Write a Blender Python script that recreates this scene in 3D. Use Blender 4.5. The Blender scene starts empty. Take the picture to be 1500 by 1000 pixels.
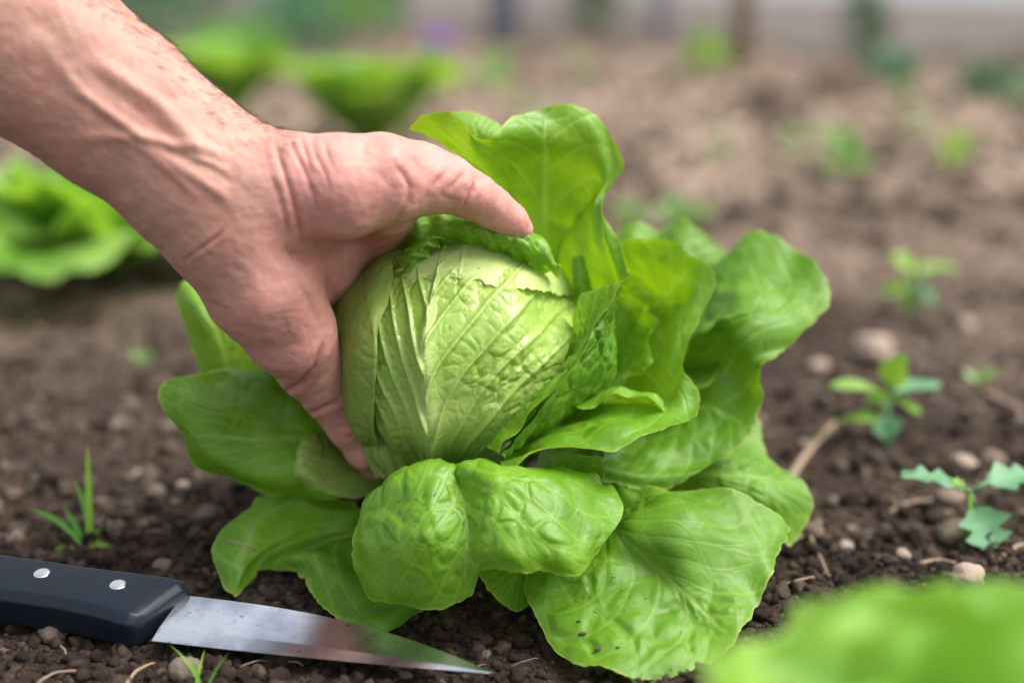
import bpy, math, random
import numpy as np
from mathutils import Vector, Matrix

random.seed(7); np.random.seed(7)
C = bpy.context.scene.collection
SC = bpy.context.scene

# ------------------------------------------------------------------ camera
W0, H0, FPX = 1500.0, 1000.0, 2083.33
CAM_H, PITCH = 0.304, math.radians(16.0)
cd = bpy.data.cameras.new('camera'); cam = bpy.data.objects.new('camera', cd); C.objects.link(cam)
cam.location = (0, 0, CAM_H); cam.rotation_euler = (math.radians(90) - PITCH, 0, 0)
cd.lens = 50; cd.sensor_width = 36; cd.clip_start = 0.02; cd.clip_end = 400
cd.dof.use_dof = True; cd.dof.focus_distance = 0.645; cd.dof.aperture_fstop = 2.4
SC.camera = cam
# ------------------------------------------------------------------ world, sun, exposure
SUN_EL, SUN_AZ = math.radians(58), math.radians(92)      # azimuth from +Y towards +X
w = bpy.data.worlds.new('World'); SC.world = w; w.use_nodes = True
nt = w.node_tree; nt.nodes.clear()
sky = nt.nodes.new('ShaderNodeTexSky'); sky.sky_type = 'NISHITA'; sky.sun_disc = False
sky.sun_elevation = SUN_EL; sky.sun_rotation = SUN_AZ; sky.air_density = 1.0; sky.dust_density = 3.0
hs = nt.nodes.new('ShaderNodeHueSaturation'); hs.inputs['Saturation'].default_value = 0.32
bg = nt.nodes.new('ShaderNodeBackground'); bg.inputs['Strength'].default_value = 0.15
wo = nt.nodes.new('ShaderNodeOutputWorld')
nt.links.new(sky.outputs[0], hs.inputs['Color']); nt.links.new(hs.outputs[0], bg.inputs['Color'])
nt.links.new(bg.outputs[0], wo.inputs['Surface'])
sl = bpy.data.lights.new('sun', 'SUN'); sl.energy = 2.1; sl.angle = math.radians(38); sl.color = (1.0, 0.955, 0.89)
so = bpy.data.objects.new('sun', sl); C.objects.link(so)
sdir = Vector((math.sin(SUN_AZ) * math.cos(SUN_EL), math.cos(SUN_AZ) * math.cos(SUN_EL), math.sin(SUN_EL)))
so.rotation_euler = sdir.to_track_quat('Z', 'Y').to_euler(); so.location = (0, 0, 3)
SC.view_settings.view_transform = 'Standard'; SC.view_settings.look = 'None'
SC.view_settings.exposure = 1.0; SC.view_settings.gamma = 1.0; SC.view_settings.use_curve_mapping = False
SC.render.engine = 'CYCLES'
SC.cycles.max_bounces = 7; SC.cycles.diffuse_bounces = 4; SC.cycles.transmission_bounces = 6; SC.cycles.transparent_max_bounces = 6
SC.cycles.use_denoising = True

SP, CP = math.sin(PITCH), math.cos(PITCH)
def cam2world(X, Y, Z):
    """X right, Y down, Z depth (metres) -> world; arrays allowed"""
    X, Y, Z = np.asarray(X, float), np.asarray(Y, float), np.asarray(Z, float)
    return np.stack([X, Z * CP - Y * SP, CAM_H - Z * SP - Y * CP], -1)
def P(px, py, d):
    """photo pixel and depth in metres -> world point"""
    px, py, d = np.asarray(px, float), np.asarray(py, float), np.asarray(d, float)
    return cam2world((px - 750) / FPX * d, (py - 500) / FPX * d, d)
def G(px, py, z=0.0):
    """point at height z seen at a pixel"""
    v = (py - 500) / FPX
    d = (CAM_H - z) / (SP + v * CP)
    return Vector(P(px, py, d))
def to_px(V):
    V = np.asarray(V, float); y, z = V[:, 1], V[:, 2] - CAM_H
    Z = y * CP - z * SP; Y = -(y * SP + z * CP)
    return V[:, 0] / Z * FPX + 750, Y / Z * FPX + 500, Z

# ------------------------------------------------------------------ numpy noise
def _h(i, j, k, s):
    n = (i * 73856093) ^ (j * 19349663) ^ (k * 83492791) ^ (s * 2654435)
    n = (n ^ (n >> 13)) & 0x7fffffff
    n = (n * (n * n * 15731 + 789221) + 1376312589) & 0x7fffffff
    return n / 1073741824.0 - 1.0
def vnoise(p, s=0):
    p = np.asarray(p, float); f = np.floor(p).astype(np.int64); r = p - f; r = r * r * r * (r * (r * 6 - 15) + 10)
    out = 0
    for a in (0, 1):
        wa = r[:, 0] if a else 1 - r[:, 0]
        for b in (0, 1):
            wb = r[:, 1] if b else 1 - r[:, 1]
            for c in (0, 1):
                wc = r[:, 2] if c else 1 - r[:, 2]
                out = out + wa * wb * wc * _h(f[:, 0] + a, f[:, 1] + b, f[:, 2] + c, s)
    return out
def fbm(p, s=0, o=4, g=0.5):
    t = 0; a = 1
    for k in range(o):
        t = t + a * vnoise(np.asarray(p) * 2 ** k, s + k); a *= g
    return t
def worley(p, cell, s=0):
    """F1, F2 in units of cell"""
    q = np.asarray(p) / cell; f = np.floor(q).astype(np.int64)
    F1 = np.full(len(q), 9.0); F2 = np.full(len(q), 9.0)
    for a in (-1, 0, 1):
        for b in (-1, 0, 1):
            for c in (-1, 0, 1):
                i, j, k = f[:, 0] + a, f[:, 1] + b, f[:, 2] + c
                x = i + .5 + .45 * _h(i, j, k, s); y = j + .5 + .45 * _h(i, j, k, s + 11); z = k + .5 + .45 * _h(i, j, k, s + 23)
                d = np.sqrt((q[:, 0] - x) ** 2 + (q[:, 1] - y) ** 2 + (q[:, 2] - z) ** 2)
                F2 = np.minimum(F2, np.maximum(F1, d)); F1 = np.minimum(F1, d)
    return F1, F2
def sstep(a, b, x):
    t = np.clip((x - a) / (b - a), 0, 1); return t * t * (3 - 2 * t)

# ------------------------------------------------------------------ object helpers
def tag(o, label=None, cat=None, group=None, kind=None):
    if label: o['label'] = label
    if cat: o['category'] = cat
    if group: o['group'] = group
    if kind: o['kind'] = kind
    return o
def empty(name, loc=(0, 0, 0), label=None, cat=None, group=None):
    o = bpy.data.objects.new(name, None); C.objects.link(o); o.location = loc; o.empty_display_size = .02
    return tag(o, label, cat, group)
def mesh_obj(name, V, F, mat, parent=None, smooth=True, attrs=None):
    me = bpy.data.meshes.new(name)
    V = np.asarray(V, float)
    if parent is not None: V = V - np.array(parent.location)
    me.from_pydata(V.tolist(), [], F if isinstance(F, list) else F.tolist())
    if attrs:
        for k, a in attrs.items():
            at = me.attributes.new(k, 'FLOAT', 'POINT'); at.data.foreach_set('value', np.asarray(a, np.float32))
    if smooth: me.polygons.foreach_set('use_smooth', [True] * len(me.polygons))
    me.materials.append(mat); me.update()
    o = bpy.data.objects.new(name, me); C.objects.link(o)
    if parent is not None: o.parent = parent
    return o
def copy_tree(o, parent=None):
    c = o.copy(); C.objects.link(c); c.parent = parent
    for ch in list(o.children): copy_tree(ch, c)
    return c
def tube(pts, rad, n=6, cap=True):
    pts = np.asarray(pts, float); rad = np.broadcast_to(np.asarray(rad, float), (len(pts),))
    T = np.gradient(pts, axis=0); T /= np.linalg.norm(T, axis=1)[:, None] + 1e-12
    ref = np.array([0.13, .21, 1.0]) if abs(T[0][2]) < .9 else np.array([1.0, .1, .2])
    A = np.cross(T, ref); A /= np.linalg.norm(A, axis=1)[:, None]; B = np.cross(T, A)
    an = np.arange(n) / n * 2 * math.pi
    V = pts[:, None] + rad[:, None, None] * (np.cos(an)[None, :, None] * A[:, None] + np.sin(an)[None, :, None] * B[:, None])
    V = V.reshape(-1, 3); F = []
    for i in range(len(pts) - 1):
        for j in range(n):
            F.append([i * n + j, i * n + (j + 1) % n, (i + 1) * n + (j + 1) % n, (i + 1) * n + j])
    if cap: F.append(list(range(n))[::-1]); F.append([(len(pts) - 1) * n + j for j in range(n)])
    return V, F
def join(parts):
    V, F, o = [], [], 0
    for v, f in parts:
        V.append(np.asarray(v)); F += [[i + o for i in q] for q in f]; o += len(v)
    return np.concatenate(V), F
def ico(level):
    import bmesh
    bm = bmesh.new(); bmesh.ops.create_icosphere(bm, subdivisions=level, radius=1)
    V = np.array([v.co[:] for v in bm.verts]); F = [[v.index for v in f.verts] for f in bm.faces]; bm.free()
    return V, F

# ------------------------------------------------------------------ material helpers
class NT:
    def __init__(s, name):
        s.m = bpy.data.materials.new(name); s.m.use_nodes = True; s.t = s.m.node_tree; s.t.nodes.clear()
        s.out = s.n('ShaderNodeOutputMaterial')
    def n(s, t, **k):
        x = s.t.nodes.new(t)
        for a, v in k.items(): setattr(x, a, v)
        return x
    def l(s, a, b): s.t.links.new(a, b)
    def obj(s): return s.n('ShaderNodeTexCoord').outputs['Object']
    def noise(s, scale, detail=3, rough=.5, vec=None, dist=0):
        x = s.n('ShaderNodeTexNoise'); x.inputs['Scale'].default_value = scale; x.inputs['Detail'].default_value = detail
        x.inputs['Roughness'].default_value = rough; x.inputs['Distortion'].default_value = dist
        s.l(vec or s.obj(), x.inputs['Vector']); return x.outputs['Fac']
    def ramp(s, fac, stops):
        x = s.n('ShaderNodeValToRGB'); e = x.color_ramp.elements
        while len(e) < len(stops): e.new(.5)
        for q, (p, c) in zip(e, stops): q.position = p; q.color = (*c, 1) if len(c) == 3 else c
        s.l(fac, x.inputs[0]); return x.outputs[0]
    def mix(s, f, a, b, mode='MIX'):
        x = s.n('ShaderNodeMix', data_type='RGBA', blend_type=mode)
        for sock, v in ((x.inputs[0], f), (x.inputs[6], a), (x.inputs[7], b)):
            if hasattr(v, 'links'): s.l(v, sock)
            elif isinstance(v, (int, float)): sock.default_value = v
            else: sock.default_value = (*v, 1)
        return x.outputs[2]
    def math(s, op, a, b=0.0, clamp=False):
        x = s.n('ShaderNodeMath', operation=op, use_clamp=clamp)
        for sock, v in ((x.inputs[0], a), (x.inputs[1], b)):
            if hasattr(v, 'links'): s.l(v, sock)
            else: sock.default_value = v
        return x.outputs[0]
    def attr(s, name): return s.n('ShaderNodeAttribute', attribute_name=name).outputs['Fac']
    def bump(s, h, strength=.3, dist=.001, nrm=None):
        x = s.n('ShaderNodeBump'); x.inputs['Strength'].default_value = strength; x.inputs['Distance'].default_value = dist
        s.l(h, x.inputs['Height'])
        if nrm: s.l(nrm, x.inputs['Normal'])
        return x.outputs[0]
    def bsdf(s, col, rough=.5, spec=.5, nrm=None, metal=0, **kw):
        x = s.n('ShaderNodeBsdfPrincipled')
        for nm, v in (('Base Color', col), ('Roughness', rough), ('Metallic', metal), ('Specular IOR Level', spec)):
            if hasattr(v, 'links'): s.l(v, x.inputs[nm])
            elif isinstance(v, tuple): x.inputs[nm].default_value = (*v, 1)
            else: x.inputs[nm].default_value = v
        if nrm: s.l(nrm, x.inputs['Normal'])
        for k, v in kw.items(): x.inputs[k.replace('_', ' ')].default_value = v
        return x.outputs[0]
    def done(s, sh): s.l(sh, s.out.inputs[0]); return s.m

def leaf_mat(name, dark, light, veinc, trans, tw=.35, rough=.42, spec=.5, fine=True, coat=0.0):
    m = NT(name)
    n1 = m.noise(22, 3, .55); n2 = m.noise(90, 3, .6)
    col = m.mix(m.ramp(n1, [(.35, (0, 0, 0)), (.68, (1, 1, 1))]), dark, light)
    col = m.mix(m.math('MULTIPLY', n2, .35), col, light)
    vein = m.attr('vein'); net = m.attr('net'); edge = m.attr('edge')
    col = m.mix(m.math('MULTIPLY', net, .16), col, veinc)
    col = m.mix(m.math('MULTIPLY', vein, .55), col, veinc)
    col = m.mix(m.math('MULTIPLY', edge, .55), col, (.50, .55, .12))
    tc = m.mix(m.math('MULTIPLY', vein, .6), trans, veinc)
    nrm = None
    if fine:
        vo = m.n('ShaderNodeTexVoronoi', feature='DISTANCE_TO_EDGE'); vo.inputs['Scale'].default_value = 260
        wv = m.n('ShaderNodeVectorMath', operation='ADD'); no = m.n('ShaderNodeTexNoise'); no.inputs['Scale'].default_value = 160
        sc = m.n('ShaderNodeVectorMath', operation='SCALE'); sc.inputs['Scale'].default_value = .004
        m.l(m.obj(), no.inputs['Vector']); m.l(no.outputs['Color'], sc.inputs[0]); m.l(m.obj(), wv.inputs[0]); m.l(sc.outputs[0], wv.inputs[1])
        m.l(wv.outputs[0], vo.inputs['Vector'])
        h = m.math('MINIMUM', vo.outputs['Distance'], .12)
        nrm = m.bump(h, .12, .0008)
        nrm = m.bump(m.noise(300, 2, .5), .10, .0012, nrm)
        nrm = m.bump(m.math('MULTIPLY', m.math('ADD', net, vein), -1), .22, .0008, nrm)
    r = m.math('ADD', m.math('MULTIPLY', n2, .2), rough - .1)
    b = m.bsdf(col, r, spec, nrm, Coat_Weight=coat, Coat_Roughness=.18)
    t = m.n('ShaderNodeBsdfTranslucent'); m.l(tc, t.inputs['Color'])
    if nrm: m.l(nrm, t.inputs['Normal'])
    ms = m.n('ShaderNodeMixShader'); ms.inputs[0].default_value = tw; m.l(b, ms.inputs[1]); m.l(t.outputs[0], ms.inputs[2])
    return m.done(ms.outputs[0])
def plain_leaf(name, dark, light, trans, tw=.35, rough=.5):
    m = NT(name)
    col = m.mix(m.ramp(m.noise(14, 3, .6), [(.35, (0, 0, 0)), (.65, (1, 1, 1))]), dark, light)
    b = m.bsdf(col, rough, .4)
    t = m.n('ShaderNodeBsdfTranslucent'); t.inputs['Color'].default_value = (*trans, 1)
    ms = m.n('ShaderNodeMixShader'); ms.inputs[0].default_value = tw; m.l(b, ms.inputs[1]); m.l(t.outputs[0], ms.inputs[2])
    return m.done(ms.outputs[0])

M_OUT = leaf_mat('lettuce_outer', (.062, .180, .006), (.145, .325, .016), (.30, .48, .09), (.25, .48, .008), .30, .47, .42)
M_TOP = leaf_mat('lettuce_upper', (.085, .235, .006), (.17, .37, .020), (.38, .55, .08), (.36, .60, .008), .30, .42, .48)
M_HEAD = leaf_mat('lettuce_heart', (.26, .45, .050), (.42, .58, .13), (.56, .68, .26), (.50, .65, .08), .24, .30, .5, coat=.15)
M_CAP = leaf_mat('lettuce_cap', (.43, .58, .14), (.52, .65, .22), (.64, .72, .36), (.55, .68, .13), .26, .42, .45)
M_WRAP = leaf_mat('lettuce_wrapper', (.20, .31, .045), (.30, .42, .09), (.45, .55, .20), (.40, .55, .05), .24, .5, .35)
M_BGL = plain_leaf('lettuce_far', (.07, .22, .012), (.34, .56, .12), (.42, .68, .04), .38, .38)
M_STEMW = NT('lettuce_stem'); M_STEMW = M_STEMW.done(M_STEMW.bsdf((.45, .55, .28), .5))

# ------------------------------------------------------------------ control-net surfaces
def crom(net, nu, nv):
    """net (R,C,3) -> Catmull-Rom surface (nv,nu,3)"""
    def interp(A, n):                       # along axis 0
        A = np.concatenate([2 * A[:1] - A[1:2], A, 2 * A[-1:] - A[-2:-1]])
        m = len(A) - 3; t = np.linspace(0, m, n); i = np.minimum(t.astype(int), m - 1); f = (t - i)
        f = f.reshape(-1, *([1] * (A.ndim - 1)))
        a, b, c, d = A[i], A[i + 1], A[i + 2], A[i + 3]
        return .5 * (2 * b + (c - a) * f + (2 * a - 5 * b + 4 * c - d) * f * f + (3 * b - a - 3 * c + d) * f ** 3)
    S = interp(net, nv); S = interp(S.transpose(1, 0, 2), nu).transpose(1, 0, 2)
    return S
def normals(S):
    du = np.gradient(S, axis=1); dv = np.gradient(S, axis=0)
    n = np.cross(du, dv); return n / (np.linalg.norm(n, axis=2)[..., None] + 1e-12)
def gridF(nv, nu):
    i = np.arange(nv - 1)[:, None] * nu + np.arange(nu - 1)[None]
    return np.stack([i, i + 1, i + nu + 1, i + nu], -1).reshape(-1, 4)
VIEW = np.array([0, 0, CAM_H])
def leaf_surface(S, name, mat, parent, seed=0, mid=.5, nveins=5, slope=1.0, blister=.0012, cell=.013, ruffle=.0, rfreq=9,
                 wav=.0015, vein_h=-.0004, jag=.0009, sides=(1, 1), midw=.0022, flip_to_cam=True, bfade=.25, edgew=.0007, label=None, netw=1.0, side_h=1.0, side_w=.0028, lowsm=.0, crk=0.0):
    nv, nu, _ = S.shape
    t = np.linspace(0, 1, nv)[:, None] * np.ones((1, nu)); s = np.linspace(0, 1, nu)[None] * np.ones((nv, 1))
    N = normals(S)
    if flip_to_cam:
        sg = np.sign(np.mean(np.sum(N * (VIEW - S), axis=2)))
        N = N * (sg if sg else 1)
    p = S.reshape(-1, 3)
    # physical distances
    def clen(A, ax):
        d = np.linalg.norm(np.diff(A, axis=ax), axis=2); z = np.zeros_like(np.take(d, [0], axis=ax))
        return np.concatenate([z, np.cumsum(d, axis=ax)], axis=ax)
    lt = clen(S, 0); ls = clen(S, 1)
    L = lt[-1:, :]; Wd = ls[:, -1:]
    dm = L - lt
    dist = dm.copy()
    if sides[0]: dist = np.minimum(dist, ls + (1 - t) * .0)
    if sides[1]: dist = np.minimum(dist, Wd - ls)
    # jagged margin: small push in-plane
    outd = np.zeros_like(S); Tv = np.gradient(S, axis=0); Tv /= np.linalg.norm(Tv, axis=2)[..., None] + 1e-12
    jn = fbm(p * 260, seed + 5, 2).reshape(nv, nu) + .8 * vnoise(p * 90, seed + 6).reshape(nv, nu)
    outd += Tv * (jn * jag * np.exp(-dm / .004))[..., None]
    Tu = np.gradient(S, axis=1); Tu /= np.linalg.norm(Tu, axis=2)[..., None] + 1e-12
    if sides[0]: outd -= Tu * (jn * jag * np.exp(-ls / .004) * np.minimum(1, t * 4))[..., None]
    if sides[1]: outd += Tu * (jn * jag * np.exp(-(Wd - ls) / .004) * np.minimum(1, t * 4))[..., None]
    # veins
    wob = vnoise(p * 55, seed).reshape(nv, nu) * .012 + vnoise(p * 20, seed + 1).reshape(nv, nu) * .02
    ds = np.abs((s - mid + wob * .6)) * Wd
    mw = midw * (1.2 - t)
    midrib = np.exp(-(ds / np.maximum(mw, 1e-5)) ** 2) * sstep(1.02, .8, t)
    un = np.abs(s - mid) / np.where(s < mid, max(mid, .01), max(1 - mid, .01))
    ph = (t - slope * un ** .85 + wob * 1.5) * nveins + np.where(s < mid, .0, .43)
    fr = np.abs(ph - np.round(ph)) / nveins * np.maximum(L, .01) * .85
    side = np.exp(-(fr / (.00085 * (1.3 - .7 * un))) ** 2) * (ph > -9) * sstep(0.0, .05, un) * (1 - .55 * un) * sstep(.03, .2, t)
    side_wide = np.exp(-(fr / side_w) ** 2) * (ph > -9) * (1 - .6 * un) * sstep(.03, .2, t)
    vein = np.clip(np.maximum(midrib, side * .8), 0, 1)
    # blisters and the net of small veins between them
    pw = p + .35 * cell * np.stack([vnoise(p / cell * .9, seed + 31), vnoise(p / cell * .9, seed + 32), vnoise(p / cell * .9, seed + 33)], 1)
    F1, F2 = worley(pw, cell, seed); e = (F2 - F1).reshape(nv, nu)
    G1, G2 = worley(pw, cell * .42, seed + 3); g = (G2 - G1).reshape(nv, nu)
    net = np.maximum(np.exp(-(e / .07) ** 2), .5 * np.exp(-(g / .10) ** 2)) * netw
    fade = sstep(0, .012, dist) * (1 - bfade) + bfade
    var = 1.1 * sstep(-.45, .55, vnoise(p * 30, seed + 9).reshape(nv, nu))
    h = blister * (sstep(0, .42, e) - .4 + .25 * (sstep(0, .6, g) - .5)) * fade * (.25 + var) * (1 - .8 * np.clip(side_wide * side_h, 0, 1)) * (1 - .95 * np.exp(-(ds / np.maximum(1.6 * mw, 1e-5)) ** 4)) * (1 - lowsm * sstep(.45, .12, t))
    h += vein_h * (midrib * 1.8 + side_wide * side_h) * (1 - .45 * t)
    h += wav * (.8 + 1.3 * (1 - t) * crk) * fbm(p * 28, seed + 40, 2).reshape(nv, nu) + crk * .0016 * (1.1 - t) * vnoise(p * 95, seed + 44).reshape(nv, nu)
    if ruffle:
        arc = ls if np.mean(L) < np.mean(Wd) * 2 else lt
        h += ruffle * np.sin(arc / np.max(Wd) * rfreq * 2 * math.pi / 2 + 3 * vnoise(p * 30, seed + 50).reshape(nv, nu)) * np.exp(-dist / .012) * np.minimum(1, t * 2)
    V = (S + N * h[..., None] + outd).reshape(-1, 3)
    edge = np.exp(-(dist / edgew) ** 2)
    o = mesh_obj(name, V, gridF(nv, nu), mat, parent, True, {'vein': vein.ravel(), 'net': net.ravel(), 'edge': edge.ravel()})
    if label: o['label'] = label
    return o
def net_leaf(rows, mat, parent, nu=150, nv=130, name='leaf', **k):
    A = np.array(rows, float); S = P(A[..., 0], A[..., 1], A[..., 2] / 100)
    return leaf_surface(crom(S, nu, nv), name, mat, parent, **k)

# head ball in pixel space
HC = (665, 520); HR = (187, 181); HD, HZ = 70.0, 6.0
def E(px, py, off=0.0):
    q = 1 - ((px - HC[0]) / HR[0]) ** 2 - ((py - HC[1]) / HR[1]) ** 2
    z = math.sqrt(q) if q > .02 else .14 + (q - .02) * 3.5
    return (px, py, HD - HZ * z + off)

# ================================================================== GROUND
def gh(x, y):
    x = np.atleast_1d(np.asarray(x, float)); y = np.atleast_1d(np.asarray(y, float))
    p = np.stack([x, y, np.zeros_like(x)], 1)
    calm = 1 - .75 * np.exp(-(((x + .12) / .2) ** 2 + ((y - .58) / .09) ** 2))
    far = sstep(.8, 1.4, y)
    return calm * (.010 * fbm(p * 7, 3, 2) + .0042 * fbm(p * 38, 5, 3)) + .028 * far * fbm(p * 3.1, 8, 3) - .004
m = NT('soil')
mp = m.n('ShaderNodeNewGeometry').outputs['Position']
sep = m.n('ShaderNodeSeparateXYZ'); m.l(mp, sep.inputs[0])
dryness = m.math('ADD', m.math('MULTIPLY', m.math('SUBTRACT', sep.outputs['Y'], .92), .75), m.math('MULTIPLY', m.math('SUBTRACT', m.noise(3.2, 4, .6, mp), .5), 1.5))
dry = m.ramp(dryness, [(.0, (0, 0, 0)), (.75, (1, 1, 1))])
wet = m.ramp(m.noise(70, 6, .65, mp), [(.25, (.016, .010, .007)), (.5, (.050, .033, .024)), (.75, (.11, .078, .056))])
dr = m.ramp(m.noise(24, 6, .6, mp), [(.25, (.15, .106, .076)), (.5, (.29, .212, .158)), (.78, (.46, .36, .285))])
col = m.mix(dry, wet, dr)
hgt = m.noise(230, 6, .7, mp)
nr = m.bump(hgt, .9, .003); nr = m.bump(m.noise(900, 3, .6, mp), .6, .0009, nr)
M_SOIL = m.done(m.bsdf(col, .92, .2, nr))
ys = np.concatenate([np.linspace(-6, -.2, 40, endpoint=False), np.linspace(-.2, .40, 60, endpoint=False), np.linspace(.40, .85, 300, endpoint=False), np.geomspace(.85, 6, 240, endpoint=False), np.geomspace(6, 60, 30)])
us = np.linspace(-1, 1, 401)
side_ = np.maximum(np.abs(us) - .86, 0) / .14
xx = us[None] * (np.maximum(.42, ys * .62) + np.maximum(0, ys - 5) * 2)[:, None] + (np.sign(us) * side_ ** 1.6)[None] * (8 + np.maximum(ys, 0) * 1.5)[:, None]
yy = ys[:, None] * np.ones_like(xx)
zz = gh(xx.ravel(), yy.ravel()).reshape(xx.shape)
g = mesh_obj('ground', np.stack([xx, yy, zz], -1).reshape(-1, 3), gridF(*xx.shape), M_SOIL); tag(g, kind='structure')

# soil crumbs --------------------------------------------------------
def crumb_mat(name, a, b, c):
    m = NT(name); mp = m.n('ShaderNodeNewGeometry').outputs['Position']
    col = m.ramp(m.noise(60, 4, .6, mp), [(.3, a), (.5, b), (.72, c)])
    ri = m.n('ShaderNodeNewGeometry').outputs['Random Per Island']
    col = m.mix(m.math('MULTIPLY', m.math('GREATER_THAN', ri, .86), .55), col, c)
    col = m.mix(m.math('MULTIPLY', m.math('LESS_THAN', ri, .4), .6), col, a)
    nr = m.bump(m.noise(420, 6, .75, mp), 1.0, .0030)
    return m.done(m.bsdf(col, .9, .25, nr))
M_CRUMB = crumb_mat('soil_crumb', (.018, .011, .008), (.056, .037, .027), (.14, .098, .072))
M_CLOD = crumb_mat('soil_clod', (.11, .077, .055), (.21, .153, .113), (.36, .28, .215))
M_STONE = crumb_mat('stone', (.36, .25, .19), (.50, .37, .29), (.62, .48, .38))
def crumbs(name, n, level, region, rmin, rmax, seed, mat, bias=3.0, clear=True):
    rs = np.random.RandomState(seed); V0, F0 = ico(level); F0 = np.array(F0)
    shapes = []
    for k in range(10):
        d = 1 + .42 * fbm(V0 * 1.9 + k * 7, k, 4, .8)[:, None]
        Q_ = V0 * d
        for _ in range(7):
            nn_ = rs.normal(0, 1, 3); nn_ /= np.linalg.norm(nn_); ex_ = np.maximum(Q_ @ nn_ - rs.uniform(.55, .85), 0); Q_ = Q_ - ex_[:, None] * nn_ * .9
        shapes.append(Q_ * np.array([1, rs.uniform(.65, 1), rs.uniform(.55, .9)]))
    x, y = region(rs, n)
    r = rmin * (rmax / rmin) ** (rs.rand(n) ** bias)
    z = gh(x, y) + r * .25
    Vs = []
    for i in range(n):
        a, b = rs.uniform(0, 6.28), rs.uniform(0, 6.28)
        Rm = np.array(Matrix.Rotation(a, 3, 'Z') @ Matrix.Rotation(b, 3, 'X'))
        Vs.append(shapes[i % 10] @ Rm.T * r[i] + (x[i], y[i], z[i]))
    nvt = len(V0)
    F = (F0[None] + (np.arange(n) * nvt)[:, None, None]).reshape(-1, 3)
    o = mesh_obj(name, np.concatenate(Vs), F, mat); return o
def reg_front(rs, n):
    y = rs.uniform(.47, .70, n); x = rs.uniform(-1, 1, n) * (.06 + y * .40); return x, y
def reg_mid(rs, n):
    y = .68 + .9 * rs.rand(n) ** 1.3; x = rs.uniform(-1, 1, n) * y * .45; return x, y
def reg_back(rs, n):
    y = 1.4 + 3.2 * rs.rand(n); x = rs.uniform(-1, 1, n) * y * .45; return x, y
tag(crumbs('soil_crumbs', 17000, 2, reg_front, .0006, .0052, 1, M_CRUMB), 'dark moist crumbs of soil round the knife and lettuce', 'soil', kind='stuff')
tag(crumbs('soil_crumbs', 4500, 1, reg_mid, .002, .009, 2, M_CRUMB), 'dark crumbly soil clods behind the lettuce', 'soil', kind='stuff')
tag(crumbs('dry_soil_clods', 1500, 2, reg_mid, .0018, .0085, 3, M_CLOD, 2.0), 'pale dry clods scattered over the soil behind the lettuce', 'soil', kind='stuff')
tag(crumbs('dry_soil_clods', 5000, 1, reg_back, .006, .028, 4, M_CLOD, 2.5), 'dry clods covering the far soil bed', 'soil', kind='stuff')
tag(crumbs('dry_soil_clods', 300, 2, reg_front, .001, .0038, 5, M_CLOD, 1.5), 'light brown dry clods lying among the dark crumbs in front', 'soil', kind='stuff')

# individual stones
SV, SF = ico(3)
def stone(px, py, wpx, seed, label, mat=None, group='stones and big clods on the soil', cat='stone', name='stone', sq=.72):
    g0 = G(px, py + wpx * .3); z = float(gh(g0.x, g0.y)[0]); d = (g0 - Vector((0, 0, CAM_H))).length
    r = wpx * .5 * d / FPX
    V = SV * (1 + .22 * fbm(SV * 1.3 + seed * 3.7, seed, 4, .55)[:, None]) * np.array([r, r * .85, r * sq])
    a = seed * 1.7; Rm = np.array(Matrix.Rotation(a, 3, 'Z')); 
    o = mesh_obj(name, V @ Rm.T, SF, mat or M_STONE)
    o.location = (g0.x, g0.y, z + r * sq * .55)
    return tag(o, label, cat, group)
stone(1278, 492, 62, 1, 'pale round stone behind the bushy seedling on the right')
stone(1200, 520, 30, 2, 'small pale stone between the right leaf tip and the larger stone')
stone(1418, 845, 52, 3, 'tan flattish stone just above the blurred foreground lettuce')
stone(1392, 712, 40, 4, 'tan stone behind the stem of the lobed seedling', M_CLOD)
stone(1412, 670, 38, 5, 'rounded tan stone above the left leaf of the lobed seedling')
stone(1455, 662, 32, 9, 'brownish stone between the two upper leaves of the lobed seedling', M_CLOD)
stone(1395, 775, 52, 6, 'brown crumbly clod left of the hanging leaf of the lobed seedling', M_CLOD, cat='clod', name='soil_clod')
stone(1322, 805, 24, 7, 'little light stone in front of the brown clod by the lobed seedling')
stone(1240, 780, 26, 8, 'little light stone on the dark soil right of the lettuce')
stone(1417, 465, 28, 10, 'small round stone below the blurred seedling on the right')
stone(77, 910, 42, 11, 'angular brown clod lying under the black knife handle', M_CLOD, cat='clod', name='soil_clod', sq=.8)
stone(272, 962, 50, 12, 'largest crumbly clod in front of the blade heel', M_CLOD, cat='clod', name='soil_clod')
stone(205, 680, 22, 13, 'tiny pale stone on the soil right of the grass tuft')
stone(268, 712, 20, 14, 'tiny pale stone between grass tuft and lowest left leaf')
stone(237, 818, 26, 15, 'small grey clod just above the end of the knife handle', M_CLOD, cat='clod', name='soil_clod')
stone(320, 785, 24, 16, 'small grey clod left of the lowest lettuce leaf', M_CLOD, cat='clod', name='soil_clod')

# ================================================================== MAIN LETTUCE
base = G(700, 800)
let = empty('lettuce', (base.x, base.y, 0), 'big green butterhead lettuce held by the hand, with a pale round heart', 'lettuce')
# filler core
V = SV * (1 + .05 * fbm(SV * 4, 2, 3)[:, None])
cc = np.array(P(HC[0], HC[1], .702)); core = V * np.array([.0520, .052, .0500]) + cc
mesh_obj('heart', core, SF, M_WRAP, let, attrs={'vein': np.zeros(len(V)), 'net': np.zeros(len(V)), 'edge': np.zeros(len(V))})
sv, sf = tube([P(690, 660, .72), P(695, 720, .735), P(700, 800, .735), (base.x, base.y, -.015)], [.028, .022, .017, .016], 20)
mesh_obj('stem', sv, sf, M_STEMW, let)

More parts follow.
